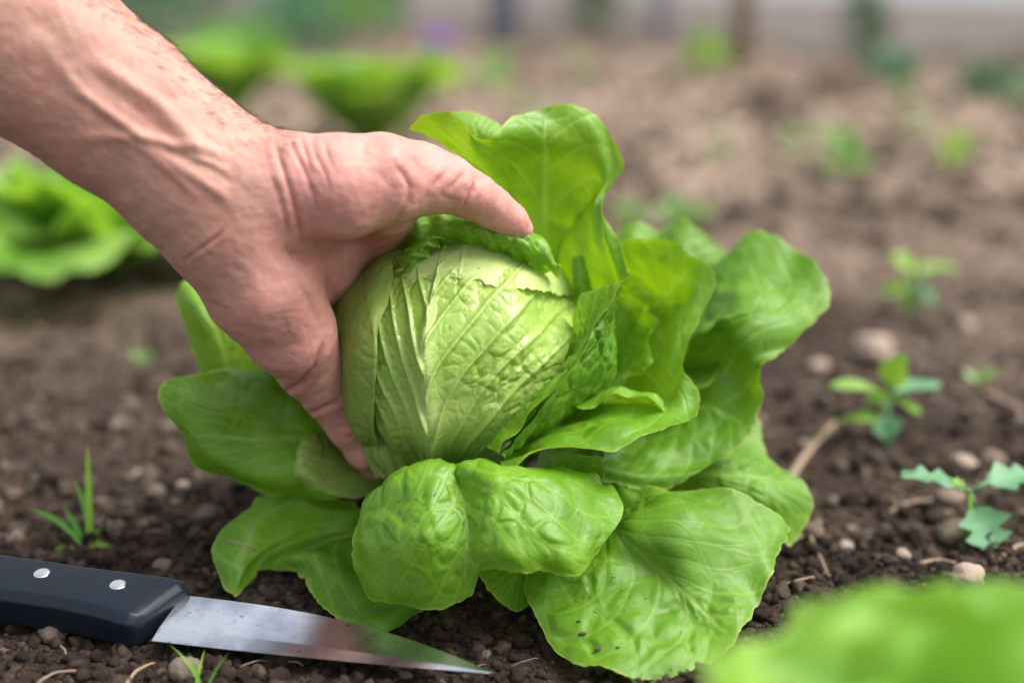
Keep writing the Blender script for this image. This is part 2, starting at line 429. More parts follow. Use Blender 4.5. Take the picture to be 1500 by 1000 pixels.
# heart leaf with the fat midrib
xs = {0: (590, 609, 624, 636, 652, 672, 695), 1: (553, 576, 603, 631, 670, 715, 765), 2: (537, 562, 592, 625, 680, 745, 808),
      3: (534, 557, 588, 624, 690, 765, 838), 4: (548, 566, 595, 634, 700, 775, 850), 5: (560, 580, 608, 650, 705, 775, 845), 6: (600, 620, 645, 675, 715, 760, 805)}
yr = (704, 645, 580, 510, 445, 395, 355)
bend = (18, 6, 0, 0, 0, 8, 20)
rows = [[E(xs[r][c], yr[r] - (bend[c] if r < 6 else -bend[c] * .7), (0.25 if r == 0 else 0) + (-.35 if c == 3 and r < 4 else 0)) for c in range(7)] for r in range(7)]
net_leaf(rows, M_HEAD, let, 240, 240, seed=21, mid=.5, nveins=5, slope=.78, lowsm=.6, blister=.0011, cell=.0085, wav=.0016, vein_h=.0022, midw=.0050, side_w=.0032, side_h=1.3, jag=.0006, label='pale glossy heart leaf with a thick midrib and crumpled blisters', bfade=.8)
# smooth cap over the crown
rows = [[E(x, y, .5) for x, y in ((600, 392), (625, 372), (655, 356), (690, 347), (735, 347), (790, 360), (838, 398))],
        [E(x, y, -.35) for x, y in ((590, 392), (618, 378), (655, 368), (695, 362), (742, 364), (795, 382), (843, 412))],
        [E(x, y, -.42) for x, y in ((584, 394), (610, 394), (650, 388), (696, 386), (745, 390), (798, 403), (850, 424))],
        [E(x, y, -.24) for x, y in ((578, 396), (602, 412), (645, 406), (692, 410), (738, 420), (795, 426), (853, 436))]]
net_leaf(rows, M_CAP, let, 170, 110, seed=5, mid=.42, nveins=3, slope=.3, blister=.0004, cell=.015, wav=.0008, vein_h=.0003, jag=.0016, sides=(0, 0), label='smooth pale cap leaf with a ragged lower edge', edgew=.001)
# wrapper on the left
Y6 = (328, 372, 430, 500, 570, 635, 692)
sil = (572, 520, 490, 480, 489, 517, 560); crest = (604, 562, 541, 547, 545, 545, 560); marg = (612, 580, 570, 549, 543, 550, 566)
rows = []
for i in range(7):
    mx = (sil[i] + crest[i]) / 2
    zs = E(sil[i] + 12, Y6[i])[2]
    rows.append([(sil[i] + 28, Y6[i] - 2, 75), (sil[i] + 5, Y6[i], 72), (sil[i], Y6[i], 69.6 if 0 < i < 6 else 68.5), (mx - 6, Y6[i], E(mx, Y6[i])[2] - .65), (crest[i], Y6[i], E(crest[i], Y6[i])[2] - (.9 if i < 4 else .55)),
                 (marg[i], Y6[i] + 3, E(marg[i], Y6[i])[2] - (.35 if i < 4 else .3))])
rows = [list(r) for r in zip(*rows)]
net_leaf(rows, M_WRAP, let, 190, 120, seed=8, mid=.0, nveins=4, slope=.35, blister=.0009, cell=.011, wav=.001, vein_h=.0004, sides=(0, 0), jag=.0009, label='olive green wrapper leaf folded round the left side of the heart', edgew=.0016)
# crumpled folds at the crown, under the thumb
rows = [[(590, 420, 68), (580, 395, 68), (590, 365, 68), (612, 342, 68.4), (640, 330, 69)],
        [(588, 412, 66.6), (588, 385, 66.4), (602, 360, 66.6), (628, 340, 67), (655, 332, 68)],
        [(600, 400, 66), (604, 378, 65.8), (622, 356, 66), (650, 342, 66.6), (680, 336, 68)],
        [(612, 395, 66.4), (625, 375, 66.3), (645, 358, 66.6), (670, 348, 67.2), (700, 345, 68.4)]]
net_leaf(rows, M_TOP, let, 110, 80, seed=31, blister=.003, cell=.009, nveins=4, wav=.003, ruffle=.002, rfreq=12)
rows = [[(590, 330, 70), (640, 315, 70), (700, 322, 70), (760, 342, 70), (800, 362, 70)],
        [(600, 315, 68), (645, 300, 68), (705, 310, 67.8), (765, 332, 67.8), (806, 355, 68)],
        [(606, 326, 66.6), (650, 312, 66.4), (705, 326, 66.2), (765, 344, 66.3), (812, 368, 67)],
        [(612, 352, 66.8), (655, 342, 66.4), (705, 350, 66.2), (762, 360, 66.2), (822, 394, 67)],
        [(640, 372, 68.2), (670, 362, 67.8), (708, 366, 67.6), (755, 376, 67.6), (815, 405, 68)]]
net_leaf(rows, M_TOP, let, 150, 70, seed=32, blister=.0024, cell=.010, nveins=5, wav=.003, ruffle=.002, rfreq=14)
rows = [[(560, 400, 71), (575, 340, 71.5), (630, 300, 72), (700, 300, 72.5)], [(575, 405, 69), (592, 350, 69), (640, 312, 70), (700, 310, 71)],
        [(590, 412, 67.6), (600, 362, 67.8), (645, 325, 68.4), (700, 322, 69)]]
net_leaf(rows, M_OUT, let, 80, 60, seed=33, blister=.002, cell=.010, wav=.003)

# small crumpled leaf filling the fold between wrapper and heart
rows = [[(540, 560, 69.2), (552, 565, 68.4), (575, 570, 68.6), (600, 575, 69)], [(528, 610, 69.2), (545, 612, 68.6), (570, 615, 68.6), (600, 620, 69)],
        [(530, 655, 69.4), (546, 655, 68.8), (572, 655, 68.6), (605, 660, 69)], [(550, 700, 69.6), (562, 700, 69), (585, 702, 69), (620, 705, 69.4)]]
net_leaf(rows, M_WRAP, let, 60, 100, seed=34, blister=.0016, cell=.010, wav=.001, ruffle=.001)
# A: front hanging leaf
rows = [[(600, 740, 69), (612, 735, 69), (640, 730, 68), (668, 735, 68), (700, 722, 67), (740, 718, 67), (790, 715, 68), (830, 722, 69)],
        [(556, 712, 66), (588, 697, 65.2), (635, 693, 65), (668, 700, 65.2), (690, 687, 64.4), (742, 688, 64.4), (815, 692, 65.2), (862, 698, 66.8)],
        [(512, 752, 65), (565, 738, 63.5), (632, 733, 62.8), (684, 742, 63.7), (712, 710, 62.7), (772, 713, 62.8), (838, 720, 64), (890, 714, 66.5)],
        [(499, 795, 64.8), (560, 790, 62.6), (628, 785, 61.9), (688, 786, 62.7), (722, 755, 61.9), (782, 762, 61.9), (850, 768, 63), (906, 735, 66)],
        [(506, 835, 64.8), (562, 842, 62.8), (628, 842, 62.2), (684, 826, 62.6), (716, 800, 61.8), (782, 808, 61.6), (850, 806, 62.5), (903, 765, 65)],
        [(524, 858, 65), (568, 885, 63.8), (622, 895, 63.2), (688, 872, 63), (708, 834, 62.4), (772, 832, 61.9), (845, 838, 62.4), (887, 795, 63.8)]]
net_leaf(rows, M_TOP, let, 240, 170, seed=41, crk=1.0, mid=.42, nveins=5, slope=1.05, blister=.0009, cell=.0125, wav=.0032, ruffle=.0022, rfreq=9, label='glossy blistered leaf hanging in front below the heart')
# B: left cupped leaf
rows = [[(585, 655, 74.5), (585, 675, 74), (585, 690, 74), (585, 700, 73.5), (575, 708, 73)],
        [(500, 585, 74), (510, 620, 72.2), (505, 660, 72.2), (505, 700, 71), (525, 724, 70.8)],
        [(430, 548, 74), (440, 590, 71.8), (432, 640, 70.2), (428, 692, 69.3), (455, 732, 70)],
        [(352, 536, 72), (350, 590, 70.2), (342, 640, 69.4), (350, 690, 69), (388, 722, 70)],
        [(290, 552, 70.5), (275, 590, 69.2), (285, 635, 68.8), (302, 670, 69), (328, 705, 70)],
        [(242, 566, 70.4), (234, 582, 69.8), (242, 610, 69.4), (262, 645, 69.6), (292, 682, 70.2)]]
net_leaf(rows, M_OUT, let, 150, 190, seed=42, crk=1.5, mid=.5, nveins=5, slope=1.05, blister=.0008, cell=.016, wav=.0022, ruffle=.0030, rfreq=5)
# pale blistered leaf lying inside B
rows = [[(590, 650, 74), (590, 675, 74), (585, 700, 73), (580, 715, 73)], [(520, 640, 74), (515, 665, 72.6), (515, 695, 71), (530, 728, 70.6)],
        [(465, 630, 71.4), (450, 655, 69.6), (450, 690, 68.8), (475, 722, 69.3)], [(430, 640, 71.2), (412, 668, 70), (415, 695, 69.3), (440, 712, 69.6)]]
net_leaf(rows, M_WRAP, let, 110, 110, seed=43, blister=.0014, cell=.018, nveins=4, wav=.0025)
# C: small leaf behind the hand
rows = [[(300, 580, 74), (330, 575, 74), (360, 575, 74), (420, 570, 75)], [(283, 515, 74.5), (310, 505, 73.6), (345, 500, 74), (410, 500, 75)],
        [(264, 468, 75), (285, 450, 73.6), (315, 450, 74), (390, 440, 75)], [(257, 432, 75.5), (268, 415, 75), (295, 408, 75.4), (360, 400, 76)]]
net_leaf(rows, M_TOP, let, 80, 100, seed=44, blister=.0006, cell=.016, wav=.002)
# D: lowest leaf, left
rows = [[(520, 735, 72), (530, 745, 72), (540, 755, 72), (550, 765, 71.5), (560, 775, 71), (580, 790, 70), (600, 800, 69), (650, 820, 69)],
        [(460, 722, 71.8), (440, 745, 71), (440, 775, 71), (462, 786, 71.2), (490, 800, 70), (530, 830, 69), (575, 850, 67.5), (655, 842, 67.6)],
        [(415, 720, 71), (368, 765, 69.8), (370, 818, 69), (402, 806, 70.4), (452, 812, 68.7), (498, 855, 67), (556, 882, 65.8), (656, 866, 66.8)],
        [(378, 728, 70.6), (312, 806, 69.4), (344, 874, 67.4), (374, 838, 70), (434, 838, 68.6), (474, 892, 66.2), (548, 929, 64.3), (652, 886, 65.8)]]
net_leaf(rows, M_OUT, let, 210, 130, seed=45, crk=1.5, mid=.5, nveins=4, blister=.0009, cell=.018, wav=.0018, ruffle=.0026, rfreq=7, label='lowest leaf spreading left over the soil above the blade')
# E: big lower right leaf
rows = [[(830, 765, 69), (835, 760, 69), (840, 757, 69), (850, 752, 69), (860, 748, 69), (868, 742, 69), (872, 735, 69), (875, 728, 69.3), (872, 718, 70)],
        [(790, 795, 67.2), (805, 805, 66.8), (825, 812, 66.5), (850, 812, 66.3), (880, 806, 66.1), (908, 792, 66.3), (925, 765, 66.4), (935, 738, 67.2), (925, 712, 69)],
        [(778, 822, 66.3), (802, 842, 65.6), (832, 862, 65), (878, 872, 64.4), (922, 867, 64.4), (968, 845, 65.4), (990, 798, 65), (1010, 755, 65.8), (1000, 708, 68.6)],
        [(770, 845, 65.8), (795, 878, 64.8), (826, 908, 63.8), (882, 932, 62.8), (948, 932, 62.4), (1015, 908, 63.4), (1050, 850, 64.6), (1085, 785, 65.6), (1085, 730, 68)],
        [(766, 862, 65.4), (783, 900, 64.3), (818, 952, 62.6), (882, 982, 61.2), (960, 987, 60.6), (1050, 968, 61.8), (1106, 890, 63.8), (1142, 812, 66), (1158, 772, 67.8)]]
net_leaf(rows, M_OUT, let, 230, 190, seed=46, crk=1.0, mid=.66, nveins=5, slope=1.05, blister=.0013, cell=.021, wav=.0026, ruffle=.0030, rfreq=8, midw=.003, label='large lower right leaf lying out on the soil')
rows = [[(820, 780, 69), (830, 780, 69), (840, 790, 69), (850, 800, 69)], [(740, 800, 68), (760, 815, 67.5), (785, 830, 67.3), (800, 835, 67.3)],
        [(700, 835, 66.6), (722, 872, 66), (750, 897, 65.6), (785, 885, 66)]]
net_leaf(rows, M_OUT, let, 80, 80, seed=47, blister=.0008, wav=.002)
# F: right lower leaf behind
rows = [[(960, 660, 73), (960, 675, 73), (960, 690, 73), (965, 705, 73), (970, 725, 73)],
        [(1040, 640, 74), (1045, 670, 72.5), (1055, 695, 71.3), (1060, 720, 71), (1050, 750, 71)],
        [(1085, 625, 75), (1095, 665, 73.3), (1125, 700, 71.5), (1135, 735, 70.8), (1115, 770, 71)],
        [(1112, 614, 75.5), (1127, 668, 74), (1178, 702, 72.5), (1192, 745, 71.8), (1160, 800, 71)]]
net_leaf(rows, M_OUT, let, 120, 110, seed=48, blister=.0009, cell=.017, wav=.002)
# G: big right leaf
rows = [[(905, 560, 78), (905, 562, 78), (905, 565, 77.8), (905, 570, 77.5), (905, 575, 77), (905, 580, 76.5), (905, 585, 76), (905, 590, 75.5), (905, 595, 75), (900, 600, 74), (895, 605, 73), (880, 610, 72.5)],
        [(960, 480, 78), (975, 478, 77.5), (985, 480, 77), (995, 490, 76.2), (1000, 505, 75.4), (995, 520, 75), (990, 535, 75), (985, 560, 75), (970, 585, 74.5), (945, 610, 73.5), (920, 632, 72.2), (885, 640, 71.4)],
        [(1000, 430, 78), (1020, 422, 76.8), (1045, 425, 75.4), (1075, 436, 73.6), (1085, 455, 72), (1055, 468, 71.0), (1048, 505, 72.6), (1045, 550, 73), (1025, 592, 72.8), (985, 630, 71.8), (935, 660, 70.7), (888, 662, 70.2)],
        [(1020, 408, 78), (1050, 393, 76.6), (1082, 380, 75.8), (1118, 398, 74.8), (1148, 440, 73.2), (1105, 476, 71.6), (1088, 520, 71.8), (1090, 570, 72.2), (1065, 610, 72), (1012, 660, 70.8), (950, 690, 69.5), (888, 682, 69.2)],
        [(1040, 396, 78), (1075, 374, 76.9), (1112, 346, 76.4), (1165, 362, 75.2), (1218, 430, 73.6), (1165, 499, 72.2), (1120, 534, 71.4), (1119, 580, 71.5), (1096, 628, 71), (1040, 682, 70), (960, 715, 69), (886, 700, 68.8)]]
net_leaf(rows, M_OUT, let, 260, 190, seed=49, crk=1.8, mid=.72, nveins=5, slope=1.05, blister=.0006, cell=.022, wav=.0018, ruffle=.0026, rfreq=8, label='large right leaf with a paler upper lobe turned outwards')
# H: back leaf
rows = [[(890, 470, 81), (900, 470, 81), (930, 470, 81), (960, 470, 81), (990, 470, 81), (1010, 470, 81), (1030, 460, 81)],
        [(895, 400, 81), (920, 390, 80), (950, 395, 80.6), (985, 385, 79.6), (1010, 395, 79.6), (1040, 405, 80), (1060, 410, 81)],
        [(895, 345, 82), (930, 326, 81.4), (965, 338, 81.6), (1000, 317, 80.8), (1025, 336, 80.4), (1055, 362, 80.6), (1095, 385, 81.5)]]
net_leaf(rows, M_OUT, let, 120, 80, seed=50, blister=.0008, cell=.017, wav=.0016)
# I: right middle leaf with the lip
rows = [[(830, 560, 78.0), (832, 565, 78.0), (834, 570, 78.0), (836, 575, 78.0), (838, 580, 78.0), (838, 585, 77.5), (836, 590, 77.0), (834, 595, 76.5), (828, 600, 75.5), (805, 615, 73.5), (780, 630, 72.0), (750, 645, 71.0)],
        [(862, 480, 77.4), (872, 480, 78.8), (890, 480, 79.4), (905, 490, 79.2), (910, 505, 78.2), (900, 530, 77.4), (890, 555, 76.8), (885, 572, 75.4), (860, 585, 74.0), (825, 605, 72.0), (782, 630, 70.8), (745, 655, 69.8)],
        [(875, 430, 75.9), (892, 430, 77.3), (925, 432, 77.3), (950, 445, 76.5), (962, 470, 75.1), (945, 508, 73.5), (930, 545, 72.9), (935, 580, 71.3), (900, 590, 70.1), (850, 615, 68.5), (785, 640, 67.2), (740, 668, 66.7)],
        [(880, 385, 74.3), (900, 388, 75.3), (945, 392, 74.8), (982, 405, 73.8), (1008, 430, 72.2), (982, 488, 70.6), (972, 535, 70), (985, 588, 68), (950, 606, 66.9), (880, 635, 65.4), (792, 652, 65), (737, 683, 65)],
        [(880, 342, 74), (905, 350, 74.6), (955, 351, 73.8), (1008, 366, 72.6), (1044, 408, 71), (1013, 478, 69.7), (1004, 522, 69), (1022, 594, 67.2), (1000, 621, 65.8), (900, 654, 64.4), (800, 664, 64.2), (735, 698, 64)]]
net_leaf(rows, M_TOP, let, 260, 190, seed=51, crk=2.6, mid=.3, nveins=5, slope=1.05, blister=.0008, cell=.019, wav=.0020, ruffle=.0026, rfreq=9, label='bright right leaf with a curled lip running under the heart')
# crumpled inner leaves nested inside leaf I
rows = [[(815, 600, 73), (825, 605, 73), (835, 610, 73), (845, 615, 73), (850, 620, 73)], [(850, 520, 72.4), (866, 515, 73.4), (884, 522, 73.6), (896, 545, 73), (895, 575, 72)],
        [(862, 450, 71.8), (884, 442, 73), (915, 455, 73.2), (930, 500, 72.4), (925, 550, 71)], [(872, 408, 71.6), (900, 394, 72.4), (938, 420, 72.2), (958, 476, 71.2), (944, 540, 69.8)]]
net_leaf(rows, M_TOP, let, 130, 120, seed=61, crk=2.2, nveins=4, slope=1.0, blister=.0014, cell=.014, wav=.002, ruffle=.0034, rfreq=9)
rows = [[(800, 660, 70), (820, 655, 70), (850, 650, 70), (880, 640, 70)], [(815, 625, 69.4), (850, 612, 70.2), (895, 605, 70.4), (930, 615, 69.8)],
        [(838, 592, 68.2), (878, 572, 69.2), (930, 566, 69.3), (968, 586, 68.6)], [(845, 600, 67.2), (885, 584, 68), (932, 578, 68), (975, 600, 67.4)]]
net_leaf(rows, M_TOP, let, 130, 90, seed=62, crk=1.6, nveins=4, slope=1.0, blister=.0010, cell=.016, wav=.0024, ruffle=.0017, rfreq=4)
# J: top leaf
rows = [[(770, 400, 74), (775, 400, 74), (780, 400, 74), (785, 400, 74), (790, 402, 74), (795, 405, 74), (800, 410, 74), (805, 415, 74), (810, 425, 74), (815, 440, 74), (820, 460, 74), (835, 490, 74), (860, 510, 74)],
        [(745, 330, 72.3), (748, 328, 72.3), (752, 328, 72.3), (758, 328, 72.2), (766, 328, 72.2), (778, 328, 72.3), (796, 328, 72.4), (812, 335, 72.8), (822, 350, 73.4), (828, 365, 73.6), (828, 390, 73.4), (845, 430, 73.2), (878, 465, 73)],
        [(700, 256, 70.4), (706, 252, 70.2), (712, 254, 70), (722, 258, 69.6), (740, 262, 69.6), (765, 258, 70), (797, 258, 70.6), (828, 262, 71.2), (846, 282, 71.8), (852, 308, 72.2), (842, 340, 71.8), (858, 388, 71.4), (896, 432, 71.2)],
        [(645, 216, 68.6), (655, 204, 68), (672, 210, 67.8), (695, 222, 67), (725, 222, 67.6), (755, 208, 68.2), (797, 204, 68.8), (840, 206, 69.6), (866, 228, 70.2), (882, 265, 70.6), (862, 305, 70.2), (880, 362, 69.8), (912, 412, 69.8)],
        [(598, 190, 67.6), (624, 165, 67), (658, 163, 67), (682, 196, 66), (715, 202, 66.8), (748, 176, 68), (797, 158, 69), (848, 157, 69.8), (884, 180, 69.9), (914, 248, 70.6), (883, 292, 69.6), (900, 350, 69), (926, 398, 69)]]
net_leaf(rows, M_TOP, let, 260, 190, seed=52, crk=1.8, mid=.5, nveins=4, slope=1.05, blister=.0006, cell=.021, wav=.0016, ruffle=.0022, rfreq=8, label='tall ruffled top leaf standing up behind the thumb')
rows = [[(680, 280, 72), (710, 280, 72), (745, 280, 72)], [(665, 205, 70), (700, 205, 70.4), (735, 210, 71)], [(652, 164, 69.4), (690, 162, 70.4), (735, 184, 71.4)]]
net_leaf(rows, M_TOP, let, 70, 70, seed=53, blister=.0005, wav=.001)
# L: pointed inner leaf right of the heart
rows = [[(850, 430, 68), (838, 465, 68.5), (832, 505, 68.6), (798, 545, 68), (758, 592, 67.4), (712, 655, 66.6)],
        [(872, 424, 66.6), (852, 462, 67), (842, 505, 67), (808, 545, 66.6), (765, 592, 66), (716, 657, 65.4)],
        [(895, 417, 65.8), (870, 456, 66), (852, 500, 66), (820, 540, 65.4), (775, 592, 65), (722, 660, 64.8)],
        [(917, 412, 65.2), (890, 450, 64.9), (864, 497, 64.5), (836, 534, 64.1), (792, 592, 63.8), (732, 664, 63.8)]]
net_leaf(rows, M_TOP, let, 170, 90, seed=54, mid=0, nveins=4, blister=.0016, cell=.010, wav=.0018, ruffle=.0012, rfreq=7, sides=(0, 0))
# outer face of L falling away behind its edge
rows = [[(917, 413, 65.3), (890, 451, 65.0), (864, 498, 64.6), (836, 535, 64.2), (792, 593, 63.9), (732, 665, 63.9)],
        [(905, 450, 67), (895, 480, 66.4), (885, 520, 66), (860, 560, 66), (815, 605, 66), (750, 660, 66)],
        [(900, 500, 71), (905, 520, 70.5), (900, 555, 70), (872, 590, 70), (825, 625, 69.5), (770, 665, 69)]]
net_leaf(rows, M_OUT, let, 150, 80, seed=55, mid=0, nveins=5, blister=.0018, cell=.012, wav=.002, sides=(0, 0))
# dark inner leaves that close the rosette
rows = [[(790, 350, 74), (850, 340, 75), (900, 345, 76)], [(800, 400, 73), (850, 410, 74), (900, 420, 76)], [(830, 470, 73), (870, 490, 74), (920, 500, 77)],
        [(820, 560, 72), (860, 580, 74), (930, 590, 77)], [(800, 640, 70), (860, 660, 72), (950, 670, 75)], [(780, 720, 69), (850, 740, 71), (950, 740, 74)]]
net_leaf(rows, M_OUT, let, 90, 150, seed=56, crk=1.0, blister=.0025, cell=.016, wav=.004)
rows = [[(850, 470, 72), (865, 470, 72), (880, 475, 73)], [(838, 420, 71.2), (852, 425, 70.8), (872, 430, 72)], [(836, 378, 71), (850, 372, 70.8), (866, 385, 71.6)]]
net_leaf(rows, M_TOP, let, 60, 70, seed=57, blister=.002, cell=.010, wav=.002)
rows = [[(800, 720, 69), (830, 710, 69), (880, 700, 69)], [(800, 700, 67), (840, 690, 67), (885, 690, 67.6)], [(815, 672, 66.4), (850, 672, 66.2), (882, 672, 67)]]
net_leaf(rows, M_OUT, let, 60, 60, seed=58, blister=.002, cell=.010, wav=.002)
# leaves round the back of the rosette
for k, (a, tl) in enumerate(((35, 1.0), (75, 1.05), (112, .95), (150, 1.0))):
    ar = math.radians(a); ctr = np.array([base.x + .01, base.y + .03, .03])
    dirv = np.array([math.cos(ar), math.sin(ar), 0]); sid = np.array([-dirv[1], dirv[0], 0]); rows3 = []
    for t_, (rr, z_, wd) in enumerate(((.01, .0, .012), (.04, .015, .045), (.075, .04, .075), (.105, .055, .07), (.125, .05, .045))):
        rows3.append([ctr + dirv * (rr * tl - .012 * q * q) + sid * q * wd + np.array([0, 0, z_ + .012 * q * q]) for q in (-1, -.5, 0, .5, 1)])
    leaf_surface(crom(np.array(rows3), 70, 70), 'leaf', M_OUT, let, seed=70 + k, blister=.0018, cell=.016, wav=.003, ruffle=.004, rfreq=6)

# ================================================================== HAND AND FOREARM (signed distance field -> surface nets)
def pc(px, py, d):
    d = np.asarray(d, float) / 100; return np.array([(px - 750) / FPX * d, (py - 500) / FPX * d, d])
chains = [  # points (px, py, depth_cm, radius_px), depth stretch, blend (m)
    ([(-430, -310, 60, 168), (-190, -120, 60.5, 150), (60, 78, 61, 133), (170, 160, 61.6, 122), (262, 232, 62.2, 112), (322, 285, 62.5, 105)], 1.25, .010),
    ([(300, 285, 62.6, 96), (345, 345, 62.8, 92), (385, 420, 63.6, 84), (425, 485, 65.2, 66), (455, 535, 67.2, 48)], 1.0, .014),
    ([(330, 262, 62.4, 82), (420, 272, 62.3, 76), (500, 274, 62.2, 76), (560, 263, 62.6, 66), (612, 262, 63.6, 51)], 1.0, .012),
    ([(612, 262, 63.6, 50), (655, 270, 64.3, 41), (692, 287, 65, 33), (722, 305, 65.6, 28.5), (748, 323, 66.1, 24), (765, 336, 66.5, 16.5)], 1.0, .006),
    ([(390, 345, 65.0, 88), (450, 375, 68, 78), (495, 415, 72, 55)], 1.0, .012),
    ([(560, 290, 65.4, 60), (540, 340, 70, 52), (515, 400, 73, 50)], 1.0, .010),
    ([(455, 535, 67.2, 46), (478, 572, 68.6, 38), (510, 622, 69.6, 31), (534, 660, 70.4, 26), (548, 678, 71.6, 21), (580, 700, 75, 18), (620, 705, 77, 16)], 1.0, .007),
    ([(485, 470, 71.5, 42), (530, 540, 76, 34), (590, 600, 79, 29), (650, 620, 79.5, 25), (690, 620, 79, 20)], 1.0, .005),
    ([(505, 430, 73, 42), (560, 470, 78, 34), (640, 510, 80.5, 30), (710, 520, 80.5, 26), (745, 518, 79.8, 21)], 1.0, .005),
    ([(530, 385, 73.6, 42), (590, 400, 78, 33), (660, 420, 80.5, 29), (720, 430, 80.5, 26), (752, 432, 79.8, 21)], 1.0, .005),
]
VX = .0015
lo = np.array([-.42, -.31, .53]); hi = np.array([.022, .085, .84])
dims = np.ceil((hi - lo) / VX).astype(int) + 1
ax = [lo[i] + VX * np.arange(dims[i]) for i in range(3)]
D = np.full(dims, .03, np.float32)
for pts, zs, kk in chains:
    nodes = [(pc(a, b, c), r * c / 100 / FPX) for a, b, c, r in pts]
    Dl = None; mlo = np.min([n[0] - n[1] for n in nodes], 0) - .02; mhi = np.max([n[0] + n[1] for n in nodes], 0) + .02
    i0 = np.maximum(((mlo - lo) / VX).astype(int), 0); i1 = np.minimum(((mhi - lo) / VX).astype(int) + 1, dims)
    X = ax[0][i0[0]:i1[0], None, None].astype(np.float32); Yg = ax[1][None, i0[1]:i1[1], None].astype(np.float32); Z = ax[2][None, None, i0[2]:i1[2]].astype(np.float32)
    for (a, ra), (b, rb) in zip(nodes[:-1], nodes[1:]):
        ba = (b - a) * np.array([1, 1, zs]); L2 = float(ba @ ba)
        qx, qy, qz = X - a[0], Yg - a[1], (Z - a[2]) * zs
        hh = np.clip((qx * ba[0] + qy * ba[1] + qz * ba[2]) / L2, 0, 1)
        dd = np.sqrt((qx - hh * ba[0]) ** 2 + (qy - hh * ba[1]) ** 2 + (qz - hh * ba[2]) ** 2) - (ra + (rb - ra) * hh * hh * (3 - 2 * hh) if False else ra + (rb - ra) * hh)
        if Dl is None: Dl = dd
        else:
            k2 = .004; q = np.clip(.5 + .5 * (Dl - dd) / k2, 0, 1); Dl = Dl * (1 - q) + dd * q - k2 * q * (1 - q)
    sub = D[i0[0]:i1[0], i0[1]:i1[1], i0[2]:i1[2]]
    q = np.clip(.5 + .5 * (sub - Dl) / kk, 0, 1); sub[...] = sub * (1 - q) + Dl * q - kk * q * (1 - q)
def surface_nets(D, lo, h):
    I = D < 0
    nx, ny, nz = D.shape
    c = np.zeros((nx - 1, ny - 1, nz - 1), np.uint8)
    for a in (0, 1):
        for b in (0, 1):
            for e in (0, 1): c += I[a:nx - 1 + a, b:ny - 1 + b, e:nz - 1 + e]
    act = (c > 0) & (c < 8); idx = np.full(act.shape, -1, np.int64); ijk = np.argwhere(act); idx[act] = np.arange(len(ijk))
    S = np.zeros((len(ijk), 3)); cnt = np.zeros(len(ijk)); cor = [(a, b, e) for a in (0, 1) for b in (0, 1) for e in (0, 1)]
    val = {k: D[ijk[:, 0] + k[0], ijk[:, 1] + k[1], ijk[:, 2] + k[2]] for k in cor}
    for k in cor:
        for axx in range(3):
            if k[axx] == 0:
                k2 = tuple(1 if i == axx else k[i] for i in range(3)); v0, v1 = val[k], val[k2]
                m_ = (v0 < 0) != (v1 < 0); t = np.where(m_, v0 / np.where(m_, v0 - v1, 1), 0)
                pt = np.array(k, float)[None] + t[:, None] * np.eye(3)[axx][None]
                S += pt * m_[:, None]; cnt += m_
    V = (ijk + S / cnt[:, None]) * h + lo
    F = []
    for axx in range(3):
        o = [i for i in range(3) if i != axx]
        sl0 = [slice(None)] * 3; sl1 = [slice(None)] * 3; sl0[axx] = slice(0, -1); sl1[axx] = slice(1, None)
        ch = I[tuple(sl0)] != I[tuple(sl1)]; e = np.argwhere(ch)
        ok = (e[:, o[0]] > 0) & (e[:, o[1]] > 0) & (e[:, o[0]] < idx.shape[o[0]]) & (e[:, o[1]] < idx.shape[o[1]]); e = e[ok]
        fl = I[tuple(e.T)]
        def g_(da, db):
            q = e.copy(); q[:, o[0]] -= da; q[:, o[1]] -= db; return idx[tuple(q.T)]
        Q = np.stack([g_(1, 1), g_(0, 1), g_(0, 0), g_(1, 0)], 1)
        if axx == 1: fl = ~fl
        Q[~fl] = Q[~fl][:, ::-1]; F.append(Q)
    return V, np.concatenate(F)
HVc, HF = surface_nets(D, lo, VX)
def nbr_smooth(V, F, it, lam=.5):
    Eg = np.concatenate([F[:, [0, 1]], F[:, [1, 2]], F[:, [2, 3]], F[:, [3, 0]]]); Eg = np.concatenate([Eg, Eg[:, ::-1]])
    deg = np.bincount(Eg[:, 0], minlength=len(V)).astype(float)
    for _ in range(it):
        for l_ in (lam, -lam * .98):
            A = np.stack([np.bincount(Eg[:, 0], V[Eg[:, 1], k], len(V)) for k in range(3)], 1) / deg[:, None]
            V = V + l_ * (A - V)
    return V
HVc = nbr_smooth(HVc, HF, 6)
HV = cam2world(HVc[:, 0], HVc[:, 1], HVc[:, 2])
def subdiv(V, F):
    """one linear split of every quad followed by light smoothing"""
    Eg = np.sort(np.concatenate([F[:, [0, 1]], F[:, [1, 2]], F[:, [2, 3]], F[:, [3, 0]]]), 1)
    U, inv = np.unique(Eg, axis=0, return_inverse=True); inv = inv.reshape(4, -1)
    n = len(V); VE = (V[U[:, 0]] + V[U[:, 1]]) / 2; VF = V[F].mean(1); e0 = n; f0 = n + len(U)
    fc = f0 + np.arange(len(F))
    Q = [np.stack([F[:, i], e0 + inv[i], fc, e0 + inv[(i + 3) % 4]], 1) for i in range(4)]
    return np.concatenate([V, VE, VF]), np.concatenate(Q)
vis = None
HV, HF = subdiv(HV, HF); HV = nbr_smooth(HV, HF, 3)
def vnormals(V, F):
    n = np.cross(V[F[:, 2]] - V[F[:, 0]], V[F[:, 3]] - V[F[:, 1]]); N = np.zeros_like(V)
    for k in range(4): 
        for c_ in range(3): N[:, c_] += np.bincount(F[:, k], n[:, c_], len(V))
    return N / (np.linalg.norm(N, axis=1)[:, None] + 1e-12)
HN = vnormals(HV, HF)
px, py, pz = to_px(HV)
